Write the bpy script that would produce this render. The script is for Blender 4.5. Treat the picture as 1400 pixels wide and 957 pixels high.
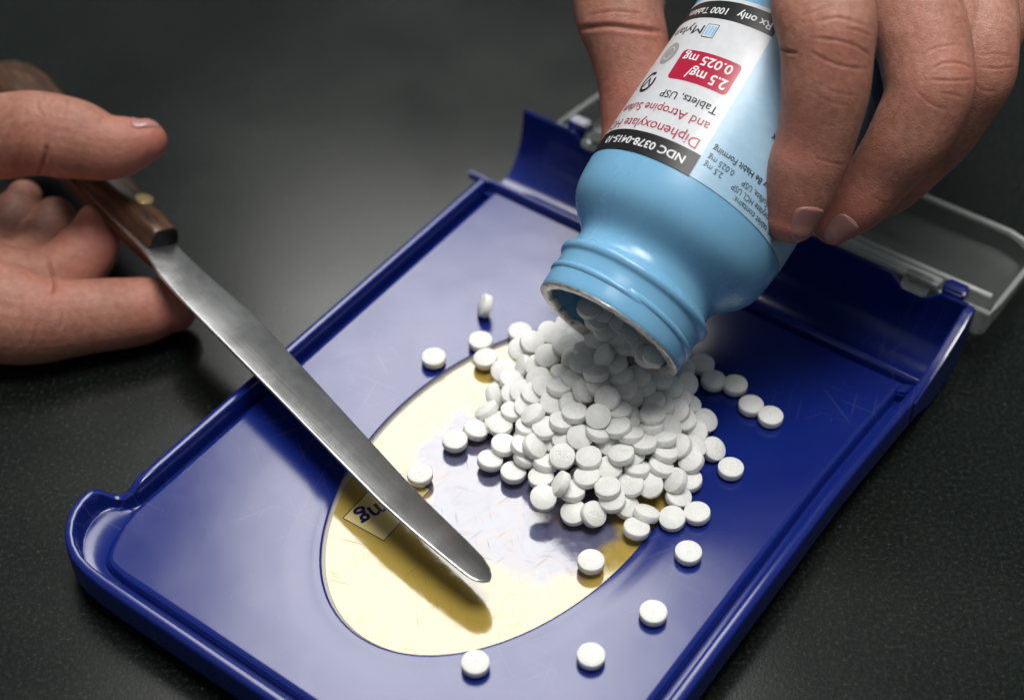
import bpy, bmesh, math, random
import numpy as np
from mathutils import Matrix, Vector, Quaternion, noise

SC = 0.01          # everything below is measured in centimetres above the tray plate
LIFT = 1.1         # the plate sits this many centimetres above the counter
for o in list(bpy.data.objects):
    bpy.data.objects.remove(o)
scene = bpy.context.scene
COL = scene.collection

# ------------------------------------------------------------------ camera
FPX, PITCH, CAM_H = 2186.0, math.radians(45.6), 30.4
cam_d = bpy.data.cameras.new('camera')
cam = bpy.data.objects.new('camera', cam_d)
COL.objects.link(cam)
cam.location = (0, 0, (CAM_H + LIFT) * SC)
cam.rotation_euler = (math.pi / 2 - PITCH, 0, 0)
cam_d.sensor_width = 36
cam_d.lens = 36 * FPX / 1400
cam_d.clip_start = 0.01
cam_d.clip_end = 50
cam_d.dof.use_dof = True
cam_d.dof.focus_distance = 0.385
cam_d.dof.aperture_fstop = 8.5
scene.camera = cam

# ------------------------------------------------------------------ room light
world = bpy.data.worlds.new('World')
scene.world = world
world.use_nodes = True
world.node_tree.nodes['Background'].inputs[0].default_value = (0.9, 0.97, 1.0, 1)
world.node_tree.nodes['Background'].inputs[1].default_value = 0.16

def area(name, loc, sx, sy, power, col=(1, 1, 1), aim=None, spread=180):
    d = bpy.data.lights.new(name, 'AREA')
    d.shape = 'RECTANGLE'; d.size = sx; d.size_y = sy; d.energy = power; d.color = col
    o = bpy.data.objects.new(name, d); COL.objects.link(o); o.location = loc
    d.spread = math.radians(spread)
    if aim is not None:
        o.rotation_euler = (Vector(aim) - Vector(loc)).to_track_quat('-Z', 'Y').to_euler()
    return o
area('ceiling_panel', (-0.09, 1.66, 1.75), 0.70, 1.36, 26.5, (1.0, 0.985, 0.96))
area('overhead_panel', (0.18, 0.34, 1.75), 0.9, 0.7, 3.0, (1.0, 0.98, 0.95), (0.14, 0.24, 0.03), 44)

scene.view_settings.view_transform = 'Standard'
scene.view_settings.look = 'None'
scene.view_settings.exposure = -0.12
scene.view_settings.gamma = 1.0
scene.view_settings.use_curve_mapping = False
try:
    scene.cycles.use_denoising = True
except Exception:
    pass

# ------------------------------------------------------------------ helpers
cp, sp = math.cos(PITCH), math.sin(PITCH)
RX = np.array([1.0, 0, 0]); FW = np.array([0, cp, -sp]); UP = np.array([0, sp, cp])
EYE = np.array([0, 0, CAM_H])
def ray(x, y): return RX * (x - 700) / FPX - UP * (y - 478.5) / FPX + FW
def onz(x, y, z=0.0):
    d = ray(x, y); return EYE + d * ((z - CAM_H) / d[2])
def P(x, y, Z): return EYE + ray(x, y) * Z
def proj(p):
    q = np.asarray(p) - EYE; Z = q @ FW
    return 700 + FPX * (q @ RX) / Z, 478.5 - FPX * (q @ UP) / Z, Z
T_O = np.array([-.7, 36.4]); T_U = np.array([.811, -.585]); T_V = np.array([-.585, -.811])
def TR(a, b, z=0.0):
    q = T_O + T_U * a + T_V * b
    return np.array([q[0], q[1], z])
def wd(p): return Vector((float(p[0]) * SC, float(p[1]) * SC, (float(p[2]) + LIFT) * SC))

def mesh_obj(name, verts, faces, mats, parent=None, smooth=True, midx=None):
    off = Vector((0, 0, 0))
    if parent is not None:
        off = ORIGIN[parent.name]
    me = bpy.data.meshes.new(name)
    me.from_pydata([tuple(wd(v) - off) for v in verts], [], [tuple(int(i) for i in f) for f in faces])
    for m in (mats if isinstance(mats, (list, tuple)) else [mats]):
        me.materials.append(m)
    if midx is not None:
        me.polygons.foreach_set('material_index', midx)
    me.polygons.foreach_set('use_smooth', [smooth] * len(me.polygons))
    me.update()
    o = bpy.data.objects.new(name, me); COL.objects.link(o)
    if parent is not None:
        o.parent = parent
        ORIGIN[o.name] = off
    return o
ORIGIN = {}
def fix_normals(o):
    bm = bmesh.new(); bm.from_mesh(o.data); bmesh.ops.recalc_face_normals(bm, faces=bm.faces)
    bm.to_mesh(o.data); bm.free(); return o
def sharp(o, deg=40):
    bm = bmesh.new(); bm.from_mesh(o.data)
    for e in bm.edges:
        if len(e.link_faces) == 2 and e.calc_face_angle(0) > math.radians(deg): e.smooth = False
    bm.to_mesh(o.data); bm.free(); return o
def thing(name, loc, label, cat, group=None):
    o = bpy.data.objects.new(name, None); COL.objects.link(o)
    o.empty_display_size = 0.02
    o.location = wd(loc); ORIGIN[o.name] = wd(loc).copy()
    o['label'] = label; o['category'] = cat
    if group: o['group'] = group
    return o
def grid_faces(n, m, closed=False, base=0):
    fs = []
    for i in range(n - 1):
        for j in range(m if closed else m - 1):
            k = (j + 1) % m
            fs.append((base + i * m + j, base + i * m + k, base + (i + 1) * m + k, base + (i + 1) * m + j))
    return fs

# ------------------------------------------------------------------ materials
def mat(name):
    m = bpy.data.materials.new(name); m.use_nodes = True
    return m, m.node_tree.nodes, m.node_tree.links, m.node_tree.nodes['Principled BSDF']
def N(nodes, t, **kw):
    n = nodes.new(t)
    for k, v in kw.items():
        if k in n.inputs.keys(): n.inputs[k].default_value = v
        else: setattr(n, k, v)
    return n
def ramp(nodes, stops):
    r = nodes.new('ShaderNodeValToRGB'); el = r.color_ramp.elements
    while len(el) > 1: el.remove(el[-1])
    el[0].position, el[0].color = stops[0][0], tuple(stops[0][1]) + (1,)
    for p, c in stops[1:]:
        e = el.new(p); e.color = tuple(c) + (1,)
    return r
def simple(name, col, rough=0.5, **kw):
    m, ns, ln, b = mat(name)
    b.inputs['Base Color'].default_value = tuple(col) + (1,)
    b.inputs['Roughness'].default_value = rough
    for k, v in kw.items(): b.inputs[k].default_value = v
    return m
def bump(ns, ln, b, height, strength, dist):
    bp_ = N(ns, 'ShaderNodeBump', Strength=strength, Distance=dist)
    ln.new(height, bp_.inputs['Height']); ln.new(bp_.outputs[0], b.inputs['Normal'])
    return bp_
def world_coord(ns, ln, scale=(1, 1, 1), rot=(0, 0, 0)):
    g = ns.new('ShaderNodeNewGeometry')
    ro = N(ns, 'ShaderNodeVectorRotate', rotation_type='Z_AXIS'); ro.inputs['Angle'].default_value = rot[2]
    mu = N(ns, 'ShaderNodeVectorMath', operation='MULTIPLY'); mu.inputs[1].default_value = scale
    ln.new(g.outputs['Position'], ro.inputs['Vector']); ln.new(ro.outputs[0], mu.inputs[0]); return mu.outputs[0]

def make_plastic():
    m, ns, ln, b = mat('blue_tray_plastic')
    co = world_coord(ns, ln)
    n1 = N(ns, 'ShaderNodeTexNoise', Scale=55.0, Detail=6.0, Roughness=.62); ln.new(co, n1.inputs['Vector'])
    r1 = ramp(ns, [(.35, (.17, .17, .17)), (.7, (.22, .22, .22))]); ln.new(n1.outputs[0], r1.inputs[0])
    # long thin scuffs in several directions
    last = None
    for k, (ang, sx, sy, th) in enumerate(((.5, 34, 900, .66), (1.9, 30, 880, .67), (2.7, 36, 1000, .66), (1.2, 50, 1100, .67))):
        mp = world_coord(ns, ln, (sx, sy, 1), (0, 0, ang))
        t = N(ns, 'ShaderNodeTexNoise', Scale=1.0, Detail=2.0, Roughness=.5, Distortion=.3); ln.new(mp, t.inputs['Vector'])
        rr = ramp(ns, [(th - .02, (0, 0, 0)), (th + .05, (1, 1, 1))]); ln.new(t.outputs[0], rr.inputs[0])
        if last is None: last = rr.outputs[0]
        else:
            mx = N(ns, 'ShaderNodeMath', operation='MAXIMUM'); ln.new(last, mx.inputs[0]); ln.new(rr.outputs[0], mx.inputs[1]); last = mx.outputs[0]
    pt = N(ns, 'ShaderNodeTexNoise', Scale=24.0, Detail=2.0); ln.new(co, pt.inputs['Vector'])
    pr = ramp(ns, [(.48, (0, 0, 0)), (.62, (1, 1, 1))]); ln.new(pt.outputs[0], pr.inputs[0])
    mu = N(ns, 'ShaderNodeMath', operation='MULTIPLY'); ln.new(last, mu.inputs[0]); ln.new(pr.outputs[0], mu.inputs[1])
    # specks of dust
    vo = N(ns, 'ShaderNodeTexVoronoi', Scale=420.0); ln.new(co, vo.inputs['Vector'])
    vr = ramp(ns, [(.05, (1, 1, 1)), (.12, (0, 0, 0))]); ln.new(vo.outputs['Distance'], vr.inputs[0])
    n3 = N(ns, 'ShaderNodeTexNoise', Scale=300.0, Detail=0.0); ln.new(co, n3.inputs['Vector'])
    nr = ramp(ns, [(.60, (0, 0, 0)), (.66, (1, 1, 1))]); ln.new(n3.outputs[0], nr.inputs[0])
    m2 = N(ns, 'ShaderNodeMath', operation='MULTIPLY'); ln.new(vr.outputs[0], m2.inputs[0]); ln.new(nr.outputs[0], m2.inputs[1])
    ad = N(ns, 'ShaderNodeMath', operation='MAXIMUM'); ln.new(mu.outputs[0], ad.inputs[0]); ln.new(m2.outputs[0], ad.inputs[1])
    sc = N(ns, 'ShaderNodeMath', operation='MULTIPLY'); sc.inputs[1].default_value = .08; ln.new(ad.outputs[0], sc.inputs[0])
    mix = N(ns, 'ShaderNodeMixRGB'); mix.inputs[1].default_value = (.0045, .015, .155, 1); mix.inputs[2].default_value = (.32, .35, .5, 1)
    ln.new(sc.outputs[0], mix.inputs[0]); ln.new(mix.outputs[0], b.inputs['Base Color'])
    ln.new(r1.outputs[0], b.inputs['Roughness'])
    n4 = N(ns, 'ShaderNodeTexNoise', Scale=30.0, Detail=3.0); ln.new(co, n4.inputs['Vector'])
    bump(ns, ln, b, n4.outputs[0], .028, .004)
    b.inputs['IOR'].default_value = 1.62
    return m
M_TRAY = make_plastic()

def make_counter():
    m, ns, ln, b = mat('dark_speckled_laminate')
    co = world_coord(ns, ln)
    v = N(ns, 'ShaderNodeTexNoise', Scale=900.0, Detail=3.0, Roughness=.7); ln.new(co, v.inputs['Vector'])
    r = ramp(ns, [(.36, (.0016, .0024, .0021)), (.52, (.0045, .0068, .0058)), (.64, (.011, .0165, .0135)), (.76, (.045, .056, .045))]); ln.new(v.outputs[0], r.inputs[0])
    v2 = N(ns, 'ShaderNodeTexNoise', Scale=14.0, Detail=4.0); ln.new(co, v2.inputs['Vector'])
    r2 = ramp(ns, [(.3, (.75, .8, .8)), (.7, (1.2, 1.15, 1.1))]); ln.new(v2.outputs[0], r2.inputs[0])
    mx = N(ns, 'ShaderNodeMixRGB', blend_type='MULTIPLY'); mx.inputs[0].default_value = 1; ln.new(r.outputs[0], mx.inputs[1]); ln.new(r2.outputs[0], mx.inputs[2])
    ln.new(mx.outputs[0], b.inputs['Base Color'])
    r3 = ramp(ns, [(.3, (.17, .17, .17)), (.7, (.24, .24, .24))]); ln.new(v2.outputs[0], r3.inputs[0]); ln.new(r3.outputs[0], b.inputs['Roughness'])
    n5 = N(ns, 'ShaderNodeTexNoise', Scale=1600.0, Detail=2.0); ln.new(co, n5.inputs['Vector'])
    bump(ns, ln, b, n5.outputs[0], .035, .0005)
    b.inputs['IOR'].default_value = 1.40
    return m
M_COUNTER = make_counter()

def make_insert():
    m, ns, ln, b = mat('printed_yellow_label')
    co = world_coord(ns, ln)
    tc = ns.new('ShaderNodeNewGeometry')
    # soft-edged picture in the middle of the label
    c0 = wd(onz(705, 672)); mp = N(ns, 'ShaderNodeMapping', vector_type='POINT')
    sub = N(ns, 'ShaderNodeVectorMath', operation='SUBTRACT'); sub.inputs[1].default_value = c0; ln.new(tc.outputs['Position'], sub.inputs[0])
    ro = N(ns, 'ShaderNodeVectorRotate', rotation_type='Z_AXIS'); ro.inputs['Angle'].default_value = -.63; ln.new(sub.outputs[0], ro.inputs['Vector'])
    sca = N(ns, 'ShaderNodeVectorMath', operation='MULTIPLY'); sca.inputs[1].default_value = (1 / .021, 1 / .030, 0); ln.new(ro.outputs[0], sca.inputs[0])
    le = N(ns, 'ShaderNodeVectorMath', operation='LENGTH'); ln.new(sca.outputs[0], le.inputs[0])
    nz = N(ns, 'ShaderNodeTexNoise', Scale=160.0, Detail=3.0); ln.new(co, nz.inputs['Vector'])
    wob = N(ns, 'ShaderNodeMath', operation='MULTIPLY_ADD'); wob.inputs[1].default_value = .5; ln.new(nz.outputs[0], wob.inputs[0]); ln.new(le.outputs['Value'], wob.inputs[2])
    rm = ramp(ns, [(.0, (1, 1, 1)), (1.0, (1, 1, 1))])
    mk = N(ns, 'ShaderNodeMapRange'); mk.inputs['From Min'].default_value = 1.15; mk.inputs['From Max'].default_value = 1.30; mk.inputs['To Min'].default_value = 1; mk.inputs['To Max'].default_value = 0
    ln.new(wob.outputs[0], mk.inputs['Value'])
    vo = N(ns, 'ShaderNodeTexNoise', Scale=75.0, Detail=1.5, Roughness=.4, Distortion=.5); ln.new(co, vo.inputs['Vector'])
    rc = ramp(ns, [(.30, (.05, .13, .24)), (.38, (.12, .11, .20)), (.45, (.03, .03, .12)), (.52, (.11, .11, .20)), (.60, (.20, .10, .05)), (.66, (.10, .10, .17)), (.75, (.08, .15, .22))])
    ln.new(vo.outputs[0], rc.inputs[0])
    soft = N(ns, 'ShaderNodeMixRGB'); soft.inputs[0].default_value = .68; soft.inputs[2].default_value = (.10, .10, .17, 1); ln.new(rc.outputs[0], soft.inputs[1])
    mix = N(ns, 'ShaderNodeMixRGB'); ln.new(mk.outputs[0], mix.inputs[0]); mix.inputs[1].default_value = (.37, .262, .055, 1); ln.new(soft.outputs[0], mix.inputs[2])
    # wear: tiny dark scuffs
    last = None
    for ang, sx_, sy_ in ((.3, 90, 1500), (1.4, 110, 1600), (2.4, 80, 1700)):
        w = world_coord(ns, ln, (sx_, sy_, 1), (0, 0, ang))
        t = N(ns, 'ShaderNodeTexNoise', Scale=1.0, Detail=1.0); ln.new(w, t.inputs['Vector'])
        rr = ramp(ns, [(.685, (1, 1, 1)), (.78, (.60, .55, .45))]); ln.new(t.outputs[0], rr.inputs[0])
        if last is None: last = rr.outputs[0]
        else:
            q = N(ns, 'ShaderNodeMixRGB', blend_type='MULTIPLY'); q.inputs[0].default_value = 1; ln.new(last, q.inputs[1]); ln.new(rr.outputs[0], q.inputs[2]); last = q.outputs[0]
    q = N(ns, 'ShaderNodeMixRGB', blend_type='MULTIPLY'); q.inputs[0].default_value = 1; ln.new(mix.outputs[0], q.inputs[1]); ln.new(last, q.inputs[2])
    ln.new(q.outputs[0], b.inputs['Base Color'])
    b.inputs['IOR'].default_value = 1.87
    gn = N(ns, 'ShaderNodeTexNoise', Scale=420.0, Detail=4.0, Roughness=.7); ln.new(co, gn.inputs['Vector'])
    gr = ramp(ns, [(.3, (.06, .06, .06)), (.55, (.12, .12, .12)), (.7, (.22, .22, .22))]); ln.new(gn.outputs[0], gr.inputs[0]); ln.new(gr.outputs[0], b.inputs['Roughness'])
    bump(ns, ln, b, gn.outputs[0], .02, .0005)
    sp_ = N(ns, 'ShaderNodeMixRGB', blend_type='MULTIPLY'); sp_.inputs[0].default_value = 1
    sp_.inputs[1].default_value = (1, 1, .985, 1); ln.new(last, sp_.inputs[2]); ln.new(sp_.outputs[0], b.inputs['Specular Tint'])
    return m
M_INSERT = make_insert()
M_PRINT_NAVY = simple('navy_print', (.012, .012, .09), .2, IOR=1.78)
M_PRINT_LINE = simple('thin_dark_print', (.05, .045, .05), .2, IOR=1.78)
M_PRINT_PALE = simple('pale_yellow_print', (.60, .50, .22), .17, IOR=1.78)
M_RECESS = simple('worn_recess_edge', (.34, .325, .30), .4)

def make_pill():
    m, ns, ln, b = mat('white_pressed_tablet')
    tc = ns.new('ShaderNodeTexCoord')
    n = N(ns, 'ShaderNodeTexNoise', Scale=900.0, Detail=3.0); ln.new(tc.outputs['Object'], n.inputs['Vector'])
    r = ramp(ns, [(.3, (.745, .745, .715)), (.7, (.815, .813, .785))]); ln.new(n.outputs[0], r.inputs[0]); ln.new(r.outputs[0], b.inputs['Base Color'])
    b.inputs['Roughness'].default_value = .55
    b.inputs['Specular IOR Level'].default_value = .35
    b.inputs['Subsurface Weight'].default_value = .35
    b.inputs['Subsurface Radius'].default_value = (1, .95, .85); b.inputs['Subsurface Scale'].default_value = .0016
    bump(ns, ln, b, n.outputs[0], .18, .00025)
    return m
M_PILL = make_pill()

def make_bottle_mat():
    m, ns, ln, b = mat('light_blue_bottle_plastic')
    co = world_coord(ns, ln)
    n = N(ns, 'ShaderNodeTexNoise', Scale=40.0, Detail=5.0, Roughness=.6); ln.new(co, n.inputs['Vector'])
    r = ramp(ns, [(.35, (.17, .405, .62)), (.65, (.195, .435, .65))]); ln.new(n.outputs[0], r.inputs[0]); ln.new(r.outputs[0], b.inputs['Base Color'])
    r2 = ramp(ns, [(.35, (.22, .22, .22)), (.7, (.33, .33, .33))]); ln.new(n.outputs[0], r2.inputs[0]); ln.new(r2.outputs[0], b.inputs['Roughness'])
    b.inputs['Subsurface Weight'].default_value = .10; b.inputs['Subsurface Scale'].default_value = .002
    n2 = N(ns, 'ShaderNodeTexNoise', Scale=110.0, Detail=3.0); ln.new(co, n2.inputs['Vector'])
    bump(ns, ln, b, n2.outputs[0], .05, .002)
    return m
M_BOTTLE = make_bottle_mat()
def paper(name, col, rough=.33):
    m, ns, ln, b = mat(name)
    co = world_coord(ns, ln)
    n = N(ns, 'ShaderNodeTexNoise', Scale=420.0, Detail=4.0); ln.new(co, n.inputs['Vector'])
    r = ramp(ns, [(.3, tuple(c * .95 for c in col)), (.7, tuple(min(1, c * 1.04) for c in col))]); ln.new(n.outputs[0], r.inputs[0]); ln.new(r.outputs[0], b.inputs['Base Color'])
    b.inputs['Roughness'].default_value = rough
    bump(ns, ln, b, n.outputs[0], .06, .0004)
    return m
M_LABEL_W = paper('white_label_paper', (.62, .635, .66))
M_LABEL_B = paper('pale_blue_label_paper', (.34, .53, .69))
M_INK = paper('black_label_ink', (.008, .008, .009), .42)
M_RED = paper('crimson_label_ink', (.42, .010, .045), .3)
M_REDTXT = paper('red_lettering_ink', (.36, .02, .05), .35)
M_WHITETXT = paper('white_lettering_ink', (.74, .74, .76), .35)
M_GREY = paper('grey_label_ink', (.30, .31, .32), .35)
M_CYAN = paper('blue_logo_ink', (.22, .48, .74), .35)
def make_foil():
    m, ns, ln, b = mat('torn_foil_seal')
    co = world_coord(ns, ln)
    n = N(ns, 'ShaderNodeTexNoise', Scale=500.0, Detail=4.0); ln.new(co, n.inputs['Vector'])
    r = ramp(ns, [(.35, (.40, .385, .36)), (.55, (.62, .60, .56)), (.72, (.16, .145, .13))]); ln.new(n.outputs[0], r.inputs[0]); ln.new(r.outputs[0], b.inputs['Base Color'])
    b.inputs['Roughness'].default_value = .34; b.inputs['Metallic'].default_value = .55
    bump(ns, ln, b, n.outputs[0], .5, .0006)
    return m
M_FOIL = make_foil()

def make_steel():
    m, ns, ln, b = mat('worn_spatula_steel')
    tc = ns.new('ShaderNodeNewGeometry')
    co = world_coord(ns, ln)
    n = N(ns, 'ShaderNodeTexNoise', Scale=60.0, Detail=5.0, Roughness=.65, Distortion=.6); ln.new(co, n.inputs['Vector'])
    r = ramp(ns, [(.30, (.42, .415, .41)), (.5, (.50, .495, .49)), (.72, (.57, .57, .57))]); ln.new(n.outputs[0], r.inputs[0])
    ln.new(r.outputs[0], b.inputs['Base Color'])
    r2 = ramp(ns, [(.3, (.22, .22, .22)), (.7, (.30, .30, .30))]); ln.new(n.outputs[0], r2.inputs[0]); ln.new(r2.outputs[0], b.inputs['Roughness'])
    b.inputs['Metallic'].default_value = .95
    g = world_coord(ns, ln, (30, 1600, 30), (0, 0, .851)); n2 = N(ns, 'ShaderNodeTexNoise', Scale=1.0, Detail=3.0); ln.new(g, n2.inputs['Vector'])
    bump(ns, ln, b, n2.outputs[0], .10, .0003)
    return m
M_STEEL = make_steel()
def make_wood():
    m, ns, ln, b = mat('rosewood_handle')
    tc = ns.new('ShaderNodeTexCoord')
    mp = N(ns, 'ShaderNodeMapping'); mp.inputs['Scale'].default_value = (60, 700, 700); mp.inputs['Rotation'].default_value = (0, 0, 0)
    rt = N(ns, 'ShaderNodeVectorRotate', rotation_type='Z_AXIS'); rt.inputs['Angle'].default_value = SP_ANG
    ln.new(tc.outputs['Object'], rt.inputs['Vector']); ln.new(rt.outputs[0], mp.inputs['Vector'])
    n = N(ns, 'ShaderNodeTexNoise', Scale=1.0, Detail=5.0, Roughness=.6, Distortion=.8); ln.new(mp.outputs[0], n.inputs['Vector'])
    r = ramp(ns, [(.3, (.016, .007, .004)), (.5, (.06, .026, .012)), (.72, (.15, .072, .033))]); ln.new(n.outputs[0], r.inputs[0]); ln.new(r.outputs[0], b.inputs['Base Color'])
    b.inputs['Roughness'].default_value = .38
    bump(ns, ln, b, n.outputs[0], .25, .0005)
    return m
M_BRASS = simple('brass_rivet', (.56, .42, .20), .42, Metallic=.7)
M_BLACK_END = simple('black_wood_end', (.006, .005, .005), .45)  # near-black colour of the handle scale's end face

def make_skin(name, a_, b_, c_):
    m, ns, ln, b = mat(name)
    tc = ns.new('ShaderNodeTexCoord')
    n = N(ns, 'ShaderNodeTexNoise', Scale=70.0, Detail=6.0, Roughness=.6); ln.new(tc.outputs['Object'], n.inputs['Vector'])
    r = ramp(ns, [(.30, a_), (.52, b_), (.72, c_)]); ln.new(n.outputs[0], r.inputs[0])
    n2 = N(ns, 'ShaderNodeTexNoise', Scale=520.0, Detail=3.0); ln.new(tc.outputs['Object'], n2.inputs['Vector'])
    r2 = ramp(ns, [(.35, (.86, .82, .80)), (.65, (1.08, 1.08, 1.08))]); ln.new(n2.outputs[0], r2.inputs[0])
    mx = N(ns, 'ShaderNodeMixRGB', blend_type='MULTIPLY'); mx.inputs[0].default_value = 1; ln.new(r.outputs[0], mx.inputs[1]); ln.new(r2.outputs[0], mx.inputs[2])
    n0 = N(ns, 'ShaderNodeTexNoise', Scale=38.0, Detail=3.0); ln.new(tc.outputs['Object'], n0.inputs['Vector'])
    r0 = ramp(ns, [(.48, (0, 0, 0)), (.72, (.5, .5, .5))]); ln.new(n0.outputs[0], r0.inputs[0])
    mr = N(ns, 'ShaderNodeMixRGB'); mr.inputs[2].default_value = (.46, .15, .11, 1); ln.new(r0.outputs[0], mr.inputs[0]); ln.new(mx.outputs[0], mr.inputs[1]); mx = mr
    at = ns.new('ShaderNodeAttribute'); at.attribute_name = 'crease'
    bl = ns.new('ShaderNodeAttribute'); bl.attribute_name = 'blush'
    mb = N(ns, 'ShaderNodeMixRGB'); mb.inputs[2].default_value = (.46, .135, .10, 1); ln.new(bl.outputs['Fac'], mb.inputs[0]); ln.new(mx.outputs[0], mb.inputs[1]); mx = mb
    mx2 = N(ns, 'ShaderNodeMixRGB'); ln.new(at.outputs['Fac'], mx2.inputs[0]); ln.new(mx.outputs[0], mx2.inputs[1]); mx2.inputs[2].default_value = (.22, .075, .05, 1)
    ln.new(mx2.outputs[0], b.inputs['Base Color'])
    b.inputs['Roughness'].default_value = .50; b.inputs['Specular IOR Level'].default_value = .38
    b.inputs['Subsurface Weight'].default_value = .22; b.inputs['Subsurface Radius'].default_value = (1, .35, .2); b.inputs['Subsurface Scale'].default_value = .0035
    vo = N(ns, 'ShaderNodeTexVoronoi', feature='DISTANCE_TO_EDGE', Scale=1300.0); 
    wr = N(ns, 'ShaderNodeTexNoise', Scale=260.0, Detail=2.0); ln.new(tc.outputs['Object'], wr.inputs['Vector'])
    av = N(ns, 'ShaderNodeMixRGB', blend_type='ADD'); av.inputs[0].default_value = .004; ln.new(tc.outputs['Object'], av.inputs[1]); ln.new(wr.outputs['Color'], av.inputs[2]); ln.new(av.outputs[0], vo.inputs['Vector'])
    vr = ramp(ns, [(0, (0, 0, 0)), (.16, (1, 1, 1))]); ln.new(vo.outputs['Distance'], vr.inputs[0])
    b1 = N(ns, 'ShaderNodeBump', Strength=.25, Distance=.0003); ln.new(vr.outputs[0], b1.inputs['Height'])
    b2 = N(ns, 'ShaderNodeBump', Strength=.10, Distance=.0010); ln.new(n2.outputs[0], b2.inputs['Height']); ln.new(b1.outputs[0], b2.inputs['Normal'])
    ln.new(b2.outputs[0], b.inputs['Normal'])
    return m
M_SKIN = make_skin('tanned_skin', (.33, .138, .096), (.385, .182, .128), (.42, .218, .163))
M_NAIL = simple('fingernail', (.40, .19, .165), .26)
M_NAILTIP = simple('fingernail_cuticle', (.62, .42, .35), .4)

M_CLEAR = simple('clear_acrylic', (.86, .89, .87), .18, **{'Transmission Weight': .95, 'IOR': 1.46})

# ------------------------------------------------------------------ counter
def build_counter():
    s = 150.0
    vs = [(-s, -40, -LIFT), (s, -40, -LIFT), (s, 200, -LIFT), (-s, 200, -LIFT)]
    o = mesh_obj('countertop', vs, [(0, 1, 2, 3)], M_COUNTER, smooth=False)
    o['kind'] = 'structure'; o['label'] = 'dark grey green speckled laminate countertop under the blue tray'
    return o
build_counter()

# ------------------------------------------------------------------ tray
tray = thing('counting_tray', TR(6.8, 8.3, -LIFT), 'blue plastic counting tray with yellow oval insert and open clear lid on dark counter', 'tray')
OVC, OVA, OVB = (7.0, 8.4), 3.70, 5.92

def chaikin(pts, it=2):
    p = [np.array(q, float) for q in pts]
    for _ in range(it):
        n = [p[0]]
        for a, b in zip(p[:-1], p[1:]):
            n += [a * .75 + b * .25, a * .25 + b * .75]
        n.append(p[-1]); p = n
    return p

# stations round the plate: (plate edge u,v), (rim inner crest u,v), rim crest height
ST = []
def add_st(pe, ri, z): ST.append((np.array(pe, float), np.array(ri, float), z))
for v_ in np.linspace(.05, 13.6, 16): add_st((.17, v_), (-.06, v_), .30)
add_st((.17, 14.0), (-.06, 14.02), .29)
add_st((.17, 14.35), (-.07, 14.28), .24)
add_st((.18, 14.6), (-.12, 14.46), .08)
add_st((.20, 14.8), (-.24, 14.60), -.05)
add_st((.23, 14.98), (-.42, 14.72), -.06)
add_st((.26, 15.12), (-.56, 14.82), .05)
add_st((.30, 15.25), (-.66, 14.94), .22)
add_st((.34, 15.38), (-.72, 15.10), .30)
add_st((.40, 15.55), (-.71, 15.40), .32)
add_st((.47, 15.72), (-.62, 15.70), .32)
add_st((.55, 15.88), (-.46, 15.98), .32)
add_st((.63, 16.02), (-.22, 16.24), .32)
add_st((.72, 16.13), (.06, 16.43), .32)
add_st((.84, 16.20), (.42, 16.57), .31)
add_st((1.05, 16.25), (.80, 16.63), .30)
add_st((1.4, 16.28), (1.3, 16.65), .30)
for u_ in np.linspace(2.0, 12.6, 14): add_st((u_, 16.28), (u_, 16.65), .30)
for k in range(7):
    an = math.pi / 2 * k / 6
    add_st((12.9 + .33 * math.sin(an), 15.95 + .33 * math.cos(an)), (12.9 + .70 * math.sin(an), 15.95 + .70 * math.cos(an)), .30)
for v_ in np.linspace(15.2, .02, 20): add_st((13.23 + .20 * max(0, (4.6 - v_) / 4.6) ** 1.3, v_), (13.60 + .20 * max(0, (4.6 - v_) / 4.6) ** 1.3, v_), .30)

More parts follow.
